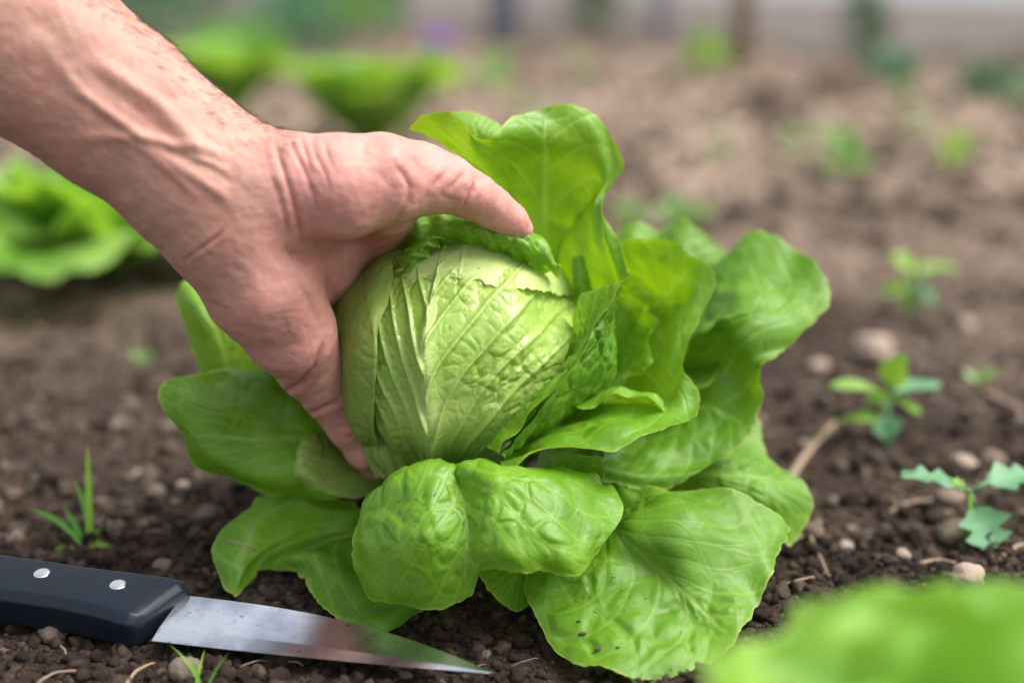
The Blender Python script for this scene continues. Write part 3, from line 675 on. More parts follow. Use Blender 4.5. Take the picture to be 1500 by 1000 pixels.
vd = VIEW - HV; vd /= np.linalg.norm(vd, axis=1)[:, None]
if np.mean(np.sum(HN * (HV - HV.mean(0)), 1)) < 0: HN = -HN; HF = HF[:, ::-1]
face = sstep(-.05, .35, np.sum(HN * vd, 1)) * (pz < .70)
def pl_dist(pts):
    best = np.full(len(px), 1e9); tt = np.zeros(len(px)); sd = np.zeros(len(px)); n = len(pts) - 1
    for i, ((x0, y0), (x1, y1)) in enumerate(zip(pts[:-1], pts[1:])):
        dx, dy = x1 - x0, y1 - y0; L2 = dx * dx + dy * dy
        h_ = np.clip(((px - x0) * dx + (py - y0) * dy) / L2, 0, 1); ex, ey = px - x0 - h_ * dx, py - y0 - h_ * dy
        d_ = np.hypot(ex, ey); b = d_ < best; best[b] = d_[b]; tt[b] = ((i + h_) / n)[b]
    return best, tt
disp = np.zeros(len(px)); red = np.zeros(len(px)); wobx = vnoise(HV * 160, 4) * 2.2; 
def crease(pts, wpx, mm, bulge=.3, r=.3):
    global disp, red
    d_, t_ = pl_dist(pts); d_ = np.abs(d_ + wobx * .5); tp = np.clip(np.sin(np.pi * np.clip(t_, .06, .94)) * 1.6, 0, 1)
    disp += face * tp * mm / 1600 * (-np.exp(-(d_ / wpx) ** 2) + bulge * np.exp(-((d_ - 3 * wpx) / (2 * wpx)) ** 2))
    red += face * tp * r * np.exp(-(d_ / (wpx * 1.2)) ** 2)
def ridge(pts, wpx, mm):
    global disp
    d_, t_ = pl_dist(pts); tp = np.clip(np.sin(np.pi * np.clip(t_, .0, 1)) * 1.4, 0, 1)
    disp += face * tp * mm / 1250 * np.exp(-(d_ / wpx) ** 2)
# tendons and veins of the inner wrist
ridge([(60, 60), (117, 133), (160, 167), (207, 200), (253, 213), (300, 217), (340, 232)], 9, 2.0)
ridge([(90, 200), (200, 200), (267, 247), (320, 282), (350, 310)], 9, 1.5)
ridge([(120, 80), (173, 112), (227, 150), (277, 200), (310, 235)], 12, 2.0)
ridge([(150, 190), (215, 222), (262, 262), (300, 300)], 7, 1.0)
ridge([(270, 228), (310, 240), (345, 262)], 6, 1.1)
ridge([(200, 30), (280, 110), (330, 170), (370, 196)], 16, 1.2)
crease([(130, 110), (180, 145), (235, 190), (285, 222)], 8, .7, .1, .0)
crease([(160, 178), (215, 210), (270, 232), (320, 250), (350, 275)], 7, .8, .1, .0)
crease([(40, 20), (80, 50), (105, 85)], 12, 1.2, .1, .0)
# wrist creases
crease([(262, 386), (282, 372), (300, 360), (318, 347), (332, 332)], 2.2, .9, .4, .5)

# creases across the ball of the thumb
crease([(402, 205), (412, 240), (428, 290), (438, 330), (443, 375)], 3.4, 1.3, .6, .35)
crease([(424, 202), (433, 225), (446, 250), (459, 285), (462, 310)], 2.8, 1.0, .5, .3)
crease([(440, 203), (448, 225), (458, 262)], 2.6, .8, .4, .25)
crease([(455, 205), (464, 232), (477, 256), (486, 284)], 2.4, .7, .4, .2)
crease([(474, 203), (480, 228), (490, 250)], 2.2, .5, .3, .15)
crease([(395, 250), (408, 285), (418, 320), (420, 355)], 4, .8, .3, .15)
crease([(408, 350), (425, 372), (450, 378), (490, 368), (540, 345), (575, 318)], 7, 1.5, .3, .3)
# thumb
crease([(696, 262), (692, 277), (684, 291), (675, 308)], 2.6, 1.2, .7, .6)
crease([(680, 252), (670, 264), (657, 278)], 2.6, .6, .5, .25)
crease([(655, 250), (645, 262), (634, 274)], 2.8, .6, .5, .2)
crease([(640, 282), (660, 292), (678, 296)], 3, .4, .3, .15)
crease([(576, 240), (592, 256), (602, 274), (598, 296), (580, 322), (555, 342)], 4, 1.3, .5, .3)
crease([(596, 222), (612, 238), (622, 256)], 4.5, .7, .4, .3)
# little finger and the heel below it
crease([(402, 574), (418, 572), (438, 562), (458, 538), (470, 512), (478, 495)], 3, 1.5, .9, .6)
crease([(442, 606), (456, 603), (472, 594), (496, 584)], 2.8, 1.3, .8, .6)
crease([(505, 640), (525, 636), (540, 628)], 2.5, .6, .4, .3)
crease([(300, 440), (318, 446), (340, 457)], 2.5, .5, .4, .2)
crease([(372, 505), (410, 512), (440, 500)], 3.5, .3, .3, .1)
crease([(430, 400), (455, 440), (470, 480)], 6, .7, .3, .2)
crease([(470, 400), (490, 430), (495, 460)], 6, .7, .3, .2)
disp += face * .0009 * fbm(HV * 45, 12, 3) + .00016 * fbm(HV * 330, 14, 2)
HV = HV + HN * disp[:, None]
palm = np.clip(sstep(330, 430, px + (py - 300) * .35), 0, 1)
m = NT('skin'); so_ = m.obj()
pa, rd = m.attr('palm'), m.attr('crease')
n1 = m.noise(26, 4, .6, so_); n2 = m.noise(140, 4, .6, so_)
col = m.mix(pa, (.47, .26, .195), (.60, .29, .245))
col = m.mix(m.ramp(n1, [(.4, (0, 0, 0)), (.72, (.6, .6, .6))]), col, (.50, .185, .145))
col = m.mix(m.ramp(n2, [(.38, (.35, .35, .35)), (.6, (0, 0, 0))]), col, (.40, .19, .13))
col = m.mix(m.math('MULTIPLY', rd, .8, True), col, (.32, .075, .055))
mo = m.n('ShaderNodeTexVoronoi'); mo.inputs['Scale'].default_value = 24; m.l(so_, mo.inputs['Vector'])
vo = m.n('ShaderNodeTexVoronoi', feature='DISTANCE_TO_EDGE'); vo.inputs['Scale'].default_value = 1.0
mpg = m.n('ShaderNodeMapping'); mpg.inputs['Rotation'].default_value = (.3, .7, .2); mpg.inputs['Scale'].default_value = (950, 420, 600); m.l(so_, mpg.inputs['Vector']); m.l(mpg.outputs[0], vo.inputs['Vector'])
nr = m.bump(vo.outputs['Distance'], .35, .00022); nr = m.bump(m.noise(900, 3, .6, so_), .3, .0004, nr); nr = m.bump(m.noise(200, 3, .6, so_), .25, .0008, nr)
sk = m.n('ShaderNodeBsdfPrincipled'); m.l(col, sk.inputs['Base Color']); sk.inputs['Roughness'].default_value = .5; sk.inputs['Specular IOR Level'].default_value = .42
m.l(nr, sk.inputs['Normal']); sk.inputs['Subsurface Weight'].default_value = .25; sk.inputs['Subsurface Radius'].default_value = (1, .35, .2); sk.inputs['Subsurface Scale'].default_value = .004
M_SKIN = m.done(sk.outputs[0])
arm = mesh_obj('person', HV, HF, M_SKIN, None, True, {'palm': palm, 'crease': np.clip(red, 0, 1)})
tag(arm, 'bare right forearm and hand reaching from the upper left and gripping the lettuce heart', 'person')
# arm hair
m = NT('hair'); M_HAIR = m.done(m.bsdf((.045, .025, .015), .5))
rs = np.random.RandomState(5); parts = []
cand = np.where((pz < .68) & (px > -60) & (px < 430) & (np.sum(HN * vd, 1) > -.35) & (np.sum(HN * vd, 1) < .8))[0]
line = 2000 + 0 * px
topness = (py - (px * .78 - 120))      # distance under the upper outline
wts = np.exp(-np.clip(topness[cand], -50, 400) / 70.0); wts /= wts.sum()
armdir = np.array(P(320, 280, .62)) - np.array(P(60, 80, .61)); armdir /= np.linalg.norm(armdir)
for i in rs.choice(cand, 900, replace=False, p=wts):
    nrm_ = HN[i]; t_ = armdir * 1.0 + rs.normal(0, .25, 3); t_ -= nrm_ * (t_ @ nrm_); t_ /= np.linalg.norm(t_); L_ = rs.uniform(.003, .008)
    lift = rs.uniform(.2, .65)
    pts = [HV[i] - nrm_ * .0003] + [HV[i] + t_ * L_ * u + nrm_ * L_ * lift * (u - .45 * u * u) for u in (.33, .66, 1.0)]
    parts.append(tube(pts, np.array([.00010, .00009, .00006, .00002]), 3, False))
hv, hf = join(parts); ho = mesh_obj('arm_hair', hv, hf, M_HAIR, arm); ho['kind'] = 'stuff'

# ================================================================== KNIFE
m = NT('knife_handle'); so_ = m.obj()
M_HANDLE = m.done(m.bsdf(m.mix(m.noise(300, 3, .6, so_), (.004, .007, .013), (.011, .016, .027)), m.math('ADD', m.math('MULTIPLY', m.noise(120, 4, .7, so_), .25), .28), .3, m.bump(m.noise(1500, 2, .6, so_), .15, .0003)))
m = NT('blade_steel'); so_ = m.obj()
mpg = m.n('ShaderNodeMapping'); mpg.inputs['Scale'].default_value = (30, 1800, 400); m.l(so_, mpg.inputs['Vector'])
br = m.noise(1, 4, .6, mpg.outputs[0])
spots = m.mix(m.ramp(m.noise(30, 4, .6, so_), [(.45, (0, 0, 0)), (.62, (1, 1, 1))]), m.ramp(m.noise(190, 3, .7, so_), [(.62, (.80, .82, .85)), (.70, (.30, .27, .24))]), (.50, .54, .60))
M_STEEL = m.done(m.bsdf(spots, m.math('ADD', m.math('MULTIPLY', br, .16), .08), .5, m.bump(br, .12, .0003), 1.0))
m = NT('rivet_steel'); M_RIVET = m.done(m.bsdf((.72, .74, .76), .22, .5, None, .9))
# frame: x along the blade to the tip, y across to the spine, z out of the upper face
heel_e = P(222, 938, .625); tip = P(722, 986, .604)
heel_s = P(268, 874, .652)
X_ = tip - heel_e; X_ /= np.linalg.norm(X_)
Y_ = heel_s - heel_e; Y_ -= X_ * (Y_ @ X_); Y_ /= np.linalg.norm(Y_); Z_ = np.cross(X_, Y_)
if Z_ @ (VIEW - heel_e) < 0: Z_ = -Z_
K0 = np.array(heel_e)
def KW(a): a = np.asarray(a, float); return K0 + a[..., 0:1] * X_ + a[..., 1:2] * Y_ + a[..., 2:3] * Z_
knife = empty('knife', tuple(K0), 'kitchen knife with a black riveted handle and a steel blade lying on the soil', 'knife')
q_s = np.array(heel_s) - K0; LB = float((np.array(tip) - K0) @ X_); WB = float(q_s @ Y_); XS = float(q_s @ X_)
print('KNIFE', LB, WB, XS)
n = 60; Vb = []; 
for i in range(n):
    t_ = i / (n - 1); xe = LB * t_; 
    ye = .0 + .0 * t_ + .0012 * math.sin(t_ * 3.1)*-1
    xs_ = XS + (LB - XS) * t_; ys_ = WB * (1 - t_ ** 2.6) * (1 - .10 * t_)
    bev = .26
    xb, yb = xe + (xs_ - xe) * bev, ye + (ys_ - ye) * bev
    th = .0011 * (1 - .55 * t_)
    Vb += [(xe, ye, 0), (xb, yb, th), (xs_, ys_, th), (xs_, ys_, -th), (xb, yb, -th)]
Fb = []
for i in range(n - 1):
    for j in range(5): Fb.append([i * 5 + j, i * 5 + (j + 1) % 5, (i + 1) * 5 + (j + 1) % 5, (i + 1) * 5 + j])
Fb.append([0, 1, 2, 3, 4])
bl = mesh_obj('blade', KW(np.array(Vb)), Fb, M_STEEL, knife, False)
# handle: octagonal section lofted back from the bolster
def hsec(x, yc, wy, tz, ch=.30, skew=0):
    c_ = ch * wy; cz = ch * tz * 1.3
    pts = [(-wy + c_, tz), (wy - c_, tz), (wy, tz - cz), (wy, -tz + cz), (wy - c_, -tz), (-wy + c_, -tz), (-wy, -tz + cz), (-wy, tz - cz)]
    return [(x + skew * (a / wy), yc + a, b) for a, b in pts]
hl = []
ang = -.10
for x, wy, tz, dy in [(x_ - .009, w_ * 1.08, t_ * 1.05, d_ + .085 * max(0, -x_)) for x_, w_, t_, d_ in ((.013, .0125, .0052, 0.0), (.010, .0158, .0078, 0.0), (.004, .0166, .0092, 0.0), (-.010, .0152, .0096, .001), (-.03, .0140, .0096, .0012), (-.06, .0142, .0096, .001), (-.085, .0150, .0096, 0), (-.105, .0152, .0094, -.002), (-.118, .0130, .0080, -.003), (-.122, .0095, .005, -.003))]:
    hl += hsec(x - .004, WB - .0125 + dy + ang * 0 * x, wy, tz, .26, .006 if x > 0 else .003)
nh = len(hl) // 8; Fh = []
for i in range(nh - 1):
    for j in range(8): Fh.append([i * 8 + j, (i + 1) * 8 + j, (i + 1) * 8 + (j + 1) % 8, i * 8 + (j + 1) % 8])
Fh.append(list(range(8))); Fh.append([(nh - 1) * 8 + j for j in range(8)][::-1])
hd = mesh_obj('handle', KW(np.array(hl)), Fh, M_HANDLE, knife, False)
bv = hd.modifiers.new('bevel', 'BEVEL'); bv.width = .0011; bv.segments = 3; bv.limit_method = 'ANGLE'; bv.angle_limit = math.radians(20)
hd.data.polygons.foreach_set('use_smooth', [True] * len(hd.data.polygons))
hw = KW(np.array(hl)); print('HANDLE px', to_px(hw[[8, 9, 72 - 8]])[0], to_px(hw[[8, 9, 72 - 8]])[1])
for kx in (-.024, -.062, -.098):
    c_, r_ = np.array([kx, WB - .0085 - .085 * (kx + .013), .0101 - .0002]), .0040
    Vr = [c_ + (0, 0, .0007)]
    rings = ((.5, .0007), (.85, .0005), (1.0, -.0003))
    for rr, zz_ in rings:
        for j in range(24):
            a_ = j / 24 * 2 * math.pi; Vr.append(c_ + np.array([math.cos(a_) * r_ * rr, math.sin(a_) * r_ * rr, zz_]))
    Fr = [[0, 1 + j, 1 + (j + 1) % 24] for j in range(24)]
    for k in range(2):
        for j in range(24): Fr.append([1 + k * 24 + j, 1 + (k + 1) * 24 + j, 1 + (k + 1) * 24 + (j + 1) % 24, 1 + k * 24 + (j + 1) % 24])
    rv = mesh_obj('rivet', KW(np.array(Vr)), Fr, M_RIVET, None)
    rv.data.transform(Matrix.Translation(-Vector(K0))); rv.parent = hd
#TAIL
# ================================================================== OTHER LETTUCES
def rosette(loc, R, Hh, label, seed, n=16, res=22, group='other lettuces in the bed', heart=True, mat=None, el0=.12, shr=.45, droop=1.0, wf=1.0):
    rs = np.random.RandomState(seed); root = empty('lettuce', loc, label, 'lettuce', group); L0 = np.array(loc)
    for k in range(n):
        f = (k + .5) / n; a = k * 2.39996 + rs.uniform(-.2, .2)
        dirv = np.array([math.cos(a), math.sin(a), 0]); sid = np.array([-dirv[1], dirv[0], 0])
        ln = R * (1.05 - shr * f) * rs.uniform(.9, 1.1); el = el0 + (1.37 - el0) * f; wd = R * (.62 - .2 * f) * wf
        rows = []; q_ = np.array([-1, -.6, -.2, .2, .6, 1]); ph = rs.uniform(0, 6.28)
        pos = np.array([0, 0, .008]) + dirv * R * .05; e_ = el + .35
        for j in range(6):
            t = j / 5; wj = wd * (.18 + 1.0 * math.sin(min(1, t * 1.15) * 1.75)) * .8
            cup = .2 * wj
            tg_ = dirv * math.cos(e_) + np.array([0, 0, 1]) * math.sin(e_)
            rows.append([pos - tg_ * ln * .30 * t * q * q + sid * q * wj * (1 - .12 * t * q * q) + (np.array([0, 0, 1]) * math.cos(e_) - dirv * math.sin(e_)) * (cup * q * q + .10 * wj * math.sin(3.2 * q + ph + t * 3)) for q in q_])
            pos = pos + (dirv * math.cos(e_) + np.array([0, 0, 1]) * math.sin(e_)) * ln / 5 * (Hh / R if False else 1); e_ -= (.20 + .32 * t) * droop
        S = crom(np.array(rows) + L0, res, res)
        leaf_surface(S, 'leaf', mat or M_BGL, root, seed=seed * 31 + k, blister=.0015, cell=.022, wav=.004, ruffle=.004, rfreq=7)
    if heart:
        V, F = ico(3); V = V * (1 + .08 * fbm(V * 2.5, seed, 2)[:, None]) * R * .33 + L0 + np.array([0, 0, R * .42])
        mesh_obj('heart', V, F, mat or M_BGL, root)
    return root
def gloc(px, py):
    g0 = G(px, py); return (g0.x, g0.y, float(gh(g0.x, g0.y)[0]))
rosette(gloc(150, 408), .150, .13, 'blurred lettuce on the left, below the forearm', 101, 20, droop=.85)
rosette(gloc(545, 212),   .165, .13, 'blurred bright lettuce behind the wrist, left of the top leaf', 102, 22, droop=.6, el0=.6, wf=1.1)
rosette(gloc(335, 190), .15, .12, 'blurred pale lettuce whose top shows just above the wrist', 103, 16, droop=.6, el0=.6)
M_FGL = plain_leaf('lettuce_near', (.13, .33, .010), (.36, .56, .12), (.45, .70, .03), .4)
rosette((.119, .322, -.004), .118, .15, 'very blurred bright lettuce in the lower right foreground', 107, 22, 30, mat=M_FGL, el0=.95, shr=.12, droop=.75, wf=1.15)

# ================================================================== SEEDLINGS AND WEEDS
def pm(name, dark, light, trans, tw=.35): return plain_leaf(name, dark, light, trans, tw, .45)
M_GB = pm('seedling_bluegreen', (.10, .30, .13), (.24, .46, .26), (.25, .55, .12))
M_GY = pm('seedling_yellowgreen', (.16, .36, .02), (.30, .50, .07), (.40, .65, .04))
M_GG = pm('weed_green', (.08, .26, .03), (.18, .40, .08), (.25, .55, .05))
M_GD = pm('bush_dark', (.02, .09, .02), (.05, .16, .04), (.08, .22, .03), .25)
M_GT = pm('bush_teal', (.035, .15, .07), (.09, .26, .13), (.10, .30, .08), .25)
M_PALEW = pm('weed_pale', (.22, .36, .14), (.34, .46, .22), (.4, .55, .2))
def blade(a, b, wid, lobes=0, seed=0, fold=.25, up=None, n=14, droop=.12):
    """leaf blade from a to b (world), width wid; returns V,F"""
    a, b = np.array(a, float), np.array(b, float); T = b - a; L = np.linalg.norm(T); T /= L
    up = np.array([0, -.25, 1.0]) if up is None else up; sd = np.cross(T, up); sd /= np.linalg.norm(sd); nn = np.cross(sd, T)
    V = []; cols = (-1, -.55, 0, .55, 1)
    for i in range(n):
        t = i / (n - 1); wj = wid * .5 * (math.sin(math.pi * t ** .75) ** .8 * .95 + .05)
        if lobes: wj *= 1 + .38 * math.cos(2 * math.pi * t * lobes + .6) * min(1, 3 * t)
        for q in cols:
            V.append(a + T * L * (t + (.05 * abs(q) if lobes else 0)) + sd * q * wj + nn * (fold * wj * abs(q) - droop * L * t * t + .04 * L * math.sin(seed + 5 * t + 2 * q)))
    return np.array(V), gridF(n, 5).tolist()
def seedling(name, base_px, leaves, label, mats, seed, group='small seedlings and weeds', cat='seedling', lobes=0, stem_px=3, top=None):
    g0 = gloc(*base_px); d = to_px(np.array([g0]))[2][0]; rs = np.random.RandomState(seed)
    root = empty(name, g0, label, cat, group); g0 = np.array(g0); top = top or (base_px[0], base_px[1] - 20)
    tp = P(top[0], top[1], d); sr = stem_px * .5 * d / FPX
    V, F = tube([g0 - (0, 0, .004), g0 * .5 + tp * .5, tp], [sr * 1.2, sr, sr * .8], 6)
    mesh_obj('stem', V, F, mats[-1], root)
    for i, (ax, ay, bx, by, wpx) in enumerate(leaves):
        dz = rs.uniform(-.35, .35) * np.hypot(bx - ax, by - ay) * d / FPX
        a = P(ax, ay, d); b = P(bx, by, d + dz)
        V1, F1 = tube([tp, tp * .4 + a * .6 + (0, 0, .0005), a + (b - a) * .06], sr * .7, 5)
        V2, F2 = blade(a, b, wpx * d / FPX * 1.25, lobes, seed + i)
        V, F = join([(V1, F1), (V2, F2)]); mesh_obj('leaf', V, F, mats[i % len(mats)], root)
    return root
seedling('seedling', (1418, 800), [(1408, 712, 1326, 688, 34), (1440, 708, 1530, 690, 40), (1428, 738, 1455, 812, 56), (1415, 718, 1395, 700, 16)], 'nearest seedling on the right, with three lobed blue-green leaves', [M_GB, M_GB, M_GB, M_GY], 1, lobes=3, stem_px=8, top=(1422, 722))
seedling('seedling', (1302, 655), [(1292, 575, 1218, 556, 26), (1305, 565, 1322, 518, 40), (1312, 572, 1378, 556, 30), (1310, 585, 1352, 602, 26), (1285, 610, 1232, 612, 24), (1295, 608, 1302, 645, 36), (1300, 580, 1270, 585, 22)], 'seedling with yellow-green pointed leaves below the pale round stone', [M_GY, M_GY, M_GB, M_GY, M_GY, M_GB], 2, stem_px=7, top=(1300, 585))
seedling('seedling', (1338, 462), [(1335, 400, 1310, 368, 30), (1345, 398, 1402, 386, 26), (1330, 415, 1288, 430, 26), (1345, 420, 1372, 445, 28), (1335, 430, 1330, 455, 24)], 'blurred seedling with spread leaves above the pale round stone', [M_GY, M_GY, M_GY, M_GB], 3, stem_px=7, top=(1338, 410))
seedling('seedling', (1430, 570), [(1430, 560, 1412, 538, 14), (1432, 558, 1458, 538, 14)], 'tiny pale two-leaved sprout at the right, behind the lobed seedling', [M_PALEW, M_GG], 4, top=(1430, 560))
seedling('seedling', (208, 535), [(206, 528, 192, 512, 12), (210, 527, 222, 513, 12)], 'tiny sprout on the soil left of the hand', [M_GG], 5, top=(208, 527))
def clump(name, base_px, rpx, hpx, n, mat, label, seed, lw=.3, group='small seedlings and weeds', cat='weed', stem=True):
    g0 = np.array(gloc(*base_px)); d = to_px(g0[None])[2][0]; rs = np.random.RandomState(seed); root = empty(name, tuple(g0), label, cat, group)
    R = rpx * d / FPX; Hh = hpx * d / FPX
    if stem: V, F = tube([g0 - (0, 0, .01), g0 + (0, 0, Hh * .5)], [R * .06, R * .04], 6); mesh_obj('stem', V, F, mat, root)
    parts = []
    for i in range(n):
        a = rs.uniform(0, 6.28); rr = R * math.sqrt(rs.rand()) ; z = Hh * rs.uniform(.12, 1) ** .8; rr *= math.sqrt(max(.1, 1 - (z / Hh - .45) ** 2 * 2))
        p = g0 + np.array([math.cos(a) * rr, math.sin(a) * rr, z]); q = g0 + np.array([math.cos(a) * rr * .4, math.sin(a) * rr * .4, z * .72])
        dv = p - q; dv = dv / (np.linalg.norm(dv) + 1e-9) + rs.normal(0, .4, 3); dv /= np.linalg.norm(dv)
        parts.append(blade(p - dv * R * lw, p + dv * R * lw, R * lw * .95, 0, i, n=6))
    if n <= 14:
        for V, F in parts: mesh_obj('leaf', V, F, mat, root)
    else:
        V, F = join(parts); o = mesh_obj('foliage', V, F, mat, root); o['kind'] = 'stuff'
    return root
clump('weed', (1228, 255), 42, 66, 14, M_GG, 'blurred leafy green weed, the largest one right of the top leaf', 11, .55)
clump('weed', (1163, 248), 24, 60, 9, M_PALEW, 'blurred pale weed just left of the leafy green weed', 12, .6)
clump('weed', (1052, 238), 24, 40, 8, M_PALEW, 'small blurred pale weed above the back leaf of the big lettuce', 13, .6)
clump('weed', (1392, 270), 30, 48, 9, M_GY, 'blurred yellowish weed near the right edge, above the bushy seedling', 14, .6)
clump('weed', (1345, 205), 24, 42, 8, M_PALEW, 'small blurred weed up and right of the leafy green weed', 15, .6)
clump('weed', (1318, 165), 18, 40, 7, M_GG, 'slim blurred weed standing highest in the line right of the bed', 16, .6)
clump('weed', (720, 142), 36, 56, 14, M_GG, 'blurred round green weed above the top lettuce leaf', 17, .5)
clump('weed', (852, 140), 20, 56, 8, M_PALEW, 'faint thin weed right of the round green weed', 18, .5)
clump('weed', (1030, 112), 42, 56, 14, M_GY, 'yellow-green weed at the foot of the wooden stake', 19, .5)
clump('weed', (925, 325), 30, 50, 10, M_GG, 'blurred weed peeping out right of the top leaf', 20, .6)
clump('weed', (1005, 345), 44, 50, 12, M_GG, 'blurred weed behind the back leaf of the big lettuce', 21, .5)
clump('weed', (770, 165), 32, 26, 9, M_PALEW, 'low pale weed just behind the top lettuce leaf', 22, .5)
clump('weed', (1305, 118), 52, 40, 40, M_GT, 'low bluish weed patch right of the potted bush', 23, .3)
clump('weed', (1460, 135), 60, 52, 60, M_GT, 'green weed patch at the right edge below the wall', 24, .3)
clump('weed', (1495, 165), 22, 40, 12, M_PALEW, 'small pale weed at the very right edge', 25, .4)
# far bushes
clump('bush', (866, 66), 46, 100, 220, M_GD, 'dark green bush against the pale wall, above the top leaf', 31, .16, 'bushes at the back of the garden', 'bush')
clump('bush', (1262, 88), 44, 110, 200, M_GD, 'slim green bush standing in front of the wall on the right', 32, .18, 'bushes at the back of the garden', 'bush')
for k, (bx, by, r_, h_, mt, lb) in enumerate(((215, 95, 80, 150, M_GT, 'green bush right above the forearm edge'), (300, 62, 70, 140, M_GD, 'dark bush, second from the forearm'), (350, 112, 85, 100, M_GG, 'low bright bush in front of the dark one'),
        (430, 100, 80, 130, M_GT, 'bluish green bush in the middle of the left hedge'), (500, 78, 80, 120, M_GG, 'mid green bush near the right end of the hedge'), (560, 62, 50, 110, M_GT, 'smallest bush at the right end of the left hedge'), (90, 70, 110, 180, M_GD, 'dark bush hidden behind the forearm'))):
    clump('bush', (bx, by), r_, h_, 330, mt, lb, 40 + k, .13, 'hedge bushes at the back left', 'bush')
# purple flower
g0 = np.array(gloc(640, 92)); d = to_px(g0[None])[2][0]; fl = empty('flower', tuple(g0), 'purple flower standing alone in front of the hedge', 'flower')
m = NT('petal'); M_PET = m.done(m.bsdf(m.mix(m.noise(60, 2), (.28, .09, .62), (.42, .17, .80)), .5))
fc = g0 + (0, 0, 34 * d / FPX); V, F = tube([g0 - (0, 0, .01), fc], .004, 6); mesh_obj('stem', V, F, M_GG, fl)
for k in range(9):
    a = k * .698; e = .25 + .5 * (k % 2); dv = np.array([math.cos(a) * math.cos(e), math.sin(a) * math.cos(e), math.sin(e)])
    V, F = blade(fc, fc + dv * 27 * d / FPX, 26 * d / FPX, 0, k); mesh_obj('petal', V, F, M_PET, fl)
# grass
def grass(base_px, tips, label, seed, mats, wpx=7):
    g0 = gloc(*base_px); d = to_px(np.array([g0]))[2][0]; root = empty('grass_tuft', g0, label, 'grass', 'grass tufts on the soil'); g0 = np.array(g0); rs = np.random.RandomState(seed)
    for i, (tx, ty) in enumerate(tips):
        tp = P(tx, ty, d + rs.uniform(-.012, .012)); b0 = g0 + np.array([rs.uniform(-.003, .003), rs.uniform(-.003, .003), -.003]); mid_ = (b0 + tp) / 2 + np.array([(b0[0] - tp[0]) * .25, 0, .25 * abs(tp[0] - b0[0])])
        V = []; n = 12; sd = np.array([1, .2, 0]) if abs(tp[2] - b0[2]) > abs(tp[0] - b0[0]) else np.array([0, .4, 1.0]); sd = sd / np.linalg.norm(sd)
        for k in range(n):
            t = k / (n - 1); c_ = b0 * (1 - t) ** 2 + mid_ * 2 * t * (1 - t) + tp * t * t; w_ = wpx * .5 * d / FPX * (1 - t ** 3) * (.6 + .4 * min(1, 3 * t))
            V += [c_ - sd * w_, c_ + np.array([0, .3 * w_, 0]), c_ + sd * w_]
        mesh_obj('blade', np.array(V), gridF(n, 3), mats[i % len(mats)], root)
grass((128, 795), [(128, 650), (108, 700), (40, 744), (62, 812), (150, 775), (92, 742), (165, 800)], 'grass tuft on the soil above the knife handle', 3, [M_GY, M_GG, M_GG], 11)
grass((293, 1003), [(248, 944), (276, 955), (300, 950), (336, 955), (262, 985)], 'thin grass sprout in front of the blade heel', 4, [M_GY, M_GG], 5)
grass((938, 1004), [(915, 985), (945, 978), (968, 990)], 'tiny grass sprout under the front leaf tip', 5, [M_GG, M_GY], 6)
# ================================================================== STRAW AND TWIGS
m = NT('straw'); M_STRAW = m.done(m.bsdf(m.mix(m.noise(80, 3), (.20, .13, .085), (.38, .28, .19)), .7))
def straw(pts, wpx, label, group='straw and twigs on the soil', name='straw', lift=.002, cat='straw'):
    W = []
    for a, b in pts:
        g0 = G(a, b); W.append(np.array([g0.x, g0.y, float(gh(g0.x, g0.y)[0]) + lift]))
    d = to_px(np.array(W))[2].mean(); W = np.array(W); c0 = W[0].copy(); t = np.linspace(0, len(W) - 1, 10); i = np.minimum(t.astype(int), len(W) - 2)
    Q = W[i] * (1 - (t - i))[:, None] + W[i + 1] * (t - i)[:, None]; Q[:, 2] += .002 * np.sin(np.linspace(0, 3.1, 10)) + .0006 * vnoise(Q * 300, 3)
    V, F = tube(Q - c0, wpx * .5 * d / FPX * np.linspace(1, .6, 10), 6); o = mesh_obj(name, V, F, M_STRAW); o.location = tuple(c0)
    return tag(o, label, cat, group)
straw([(1150, 700), (1180, 668), (1222, 622)], 13, 'thick pale twig leaning up from the right edge of the lettuce', name='twig', cat='twig')
straw([(1150, 788), (1185, 782), (1198, 800), (1216, 832)], 6, 'bent thin twig beside the lower right leaf', name='twig', cat='twig')
straw([(1120, 866), (1160, 860), (1192, 853)], 5, 'straight pale straw touching the lower right leaf')
straw([(1195, 930), (1215, 920), (1232, 908)], 4, 'short yellowish straw just above the foreground lettuce')
straw([(182, 1000), (200, 980), (226, 965)], 6, 'pale straw in front of the blade heel, pointing up right')
straw([(52, 996), (80, 985), (132, 981)], 5, 'long bent straw at the bottom left corner')
straw([(88, 940), (96, 955), (98, 965)], 4, 'tiny straw below the knife handle')
straw([(1340, 828), (1375, 818), (1400, 824)], 7, 'thin brown twig above the tan flattish stone', name='twig', cat='twig')
straw([(1468, 820), (1490, 806), (1510, 795)], 8, 'brown twig at the right edge below the lobed seedling', name='twig', cat='twig')
straw([(1295, 742), (1330, 730), (1365, 728)], 8, 'brown twig left of the clod by the lobed seedling', name='twig', cat='twig')
straw([(1440, 560), (1470, 600), (1495, 622)], 14, 'reddish woody twig near the right edge', name='twig', cat='twig')
rs = np.random.RandomState(77); rank = {}
ANCH = [(120, 780, 'the grass tuft'), (130, 930, 'the knife handle'), (450, 960, 'the blade'), (730, 985, 'the blade tip'), (1418, 845, 'the tan flattish stone'), (1425, 760, 'the lobed seedling'), (1278, 492, 'the pale round stone'), (1300, 620, 'the pointed-leaf seedling'), (1160, 850, 'the lower right leaf'), (120, 560, 'the left lettuce'), (240, 640, 'the cupped left leaf')]
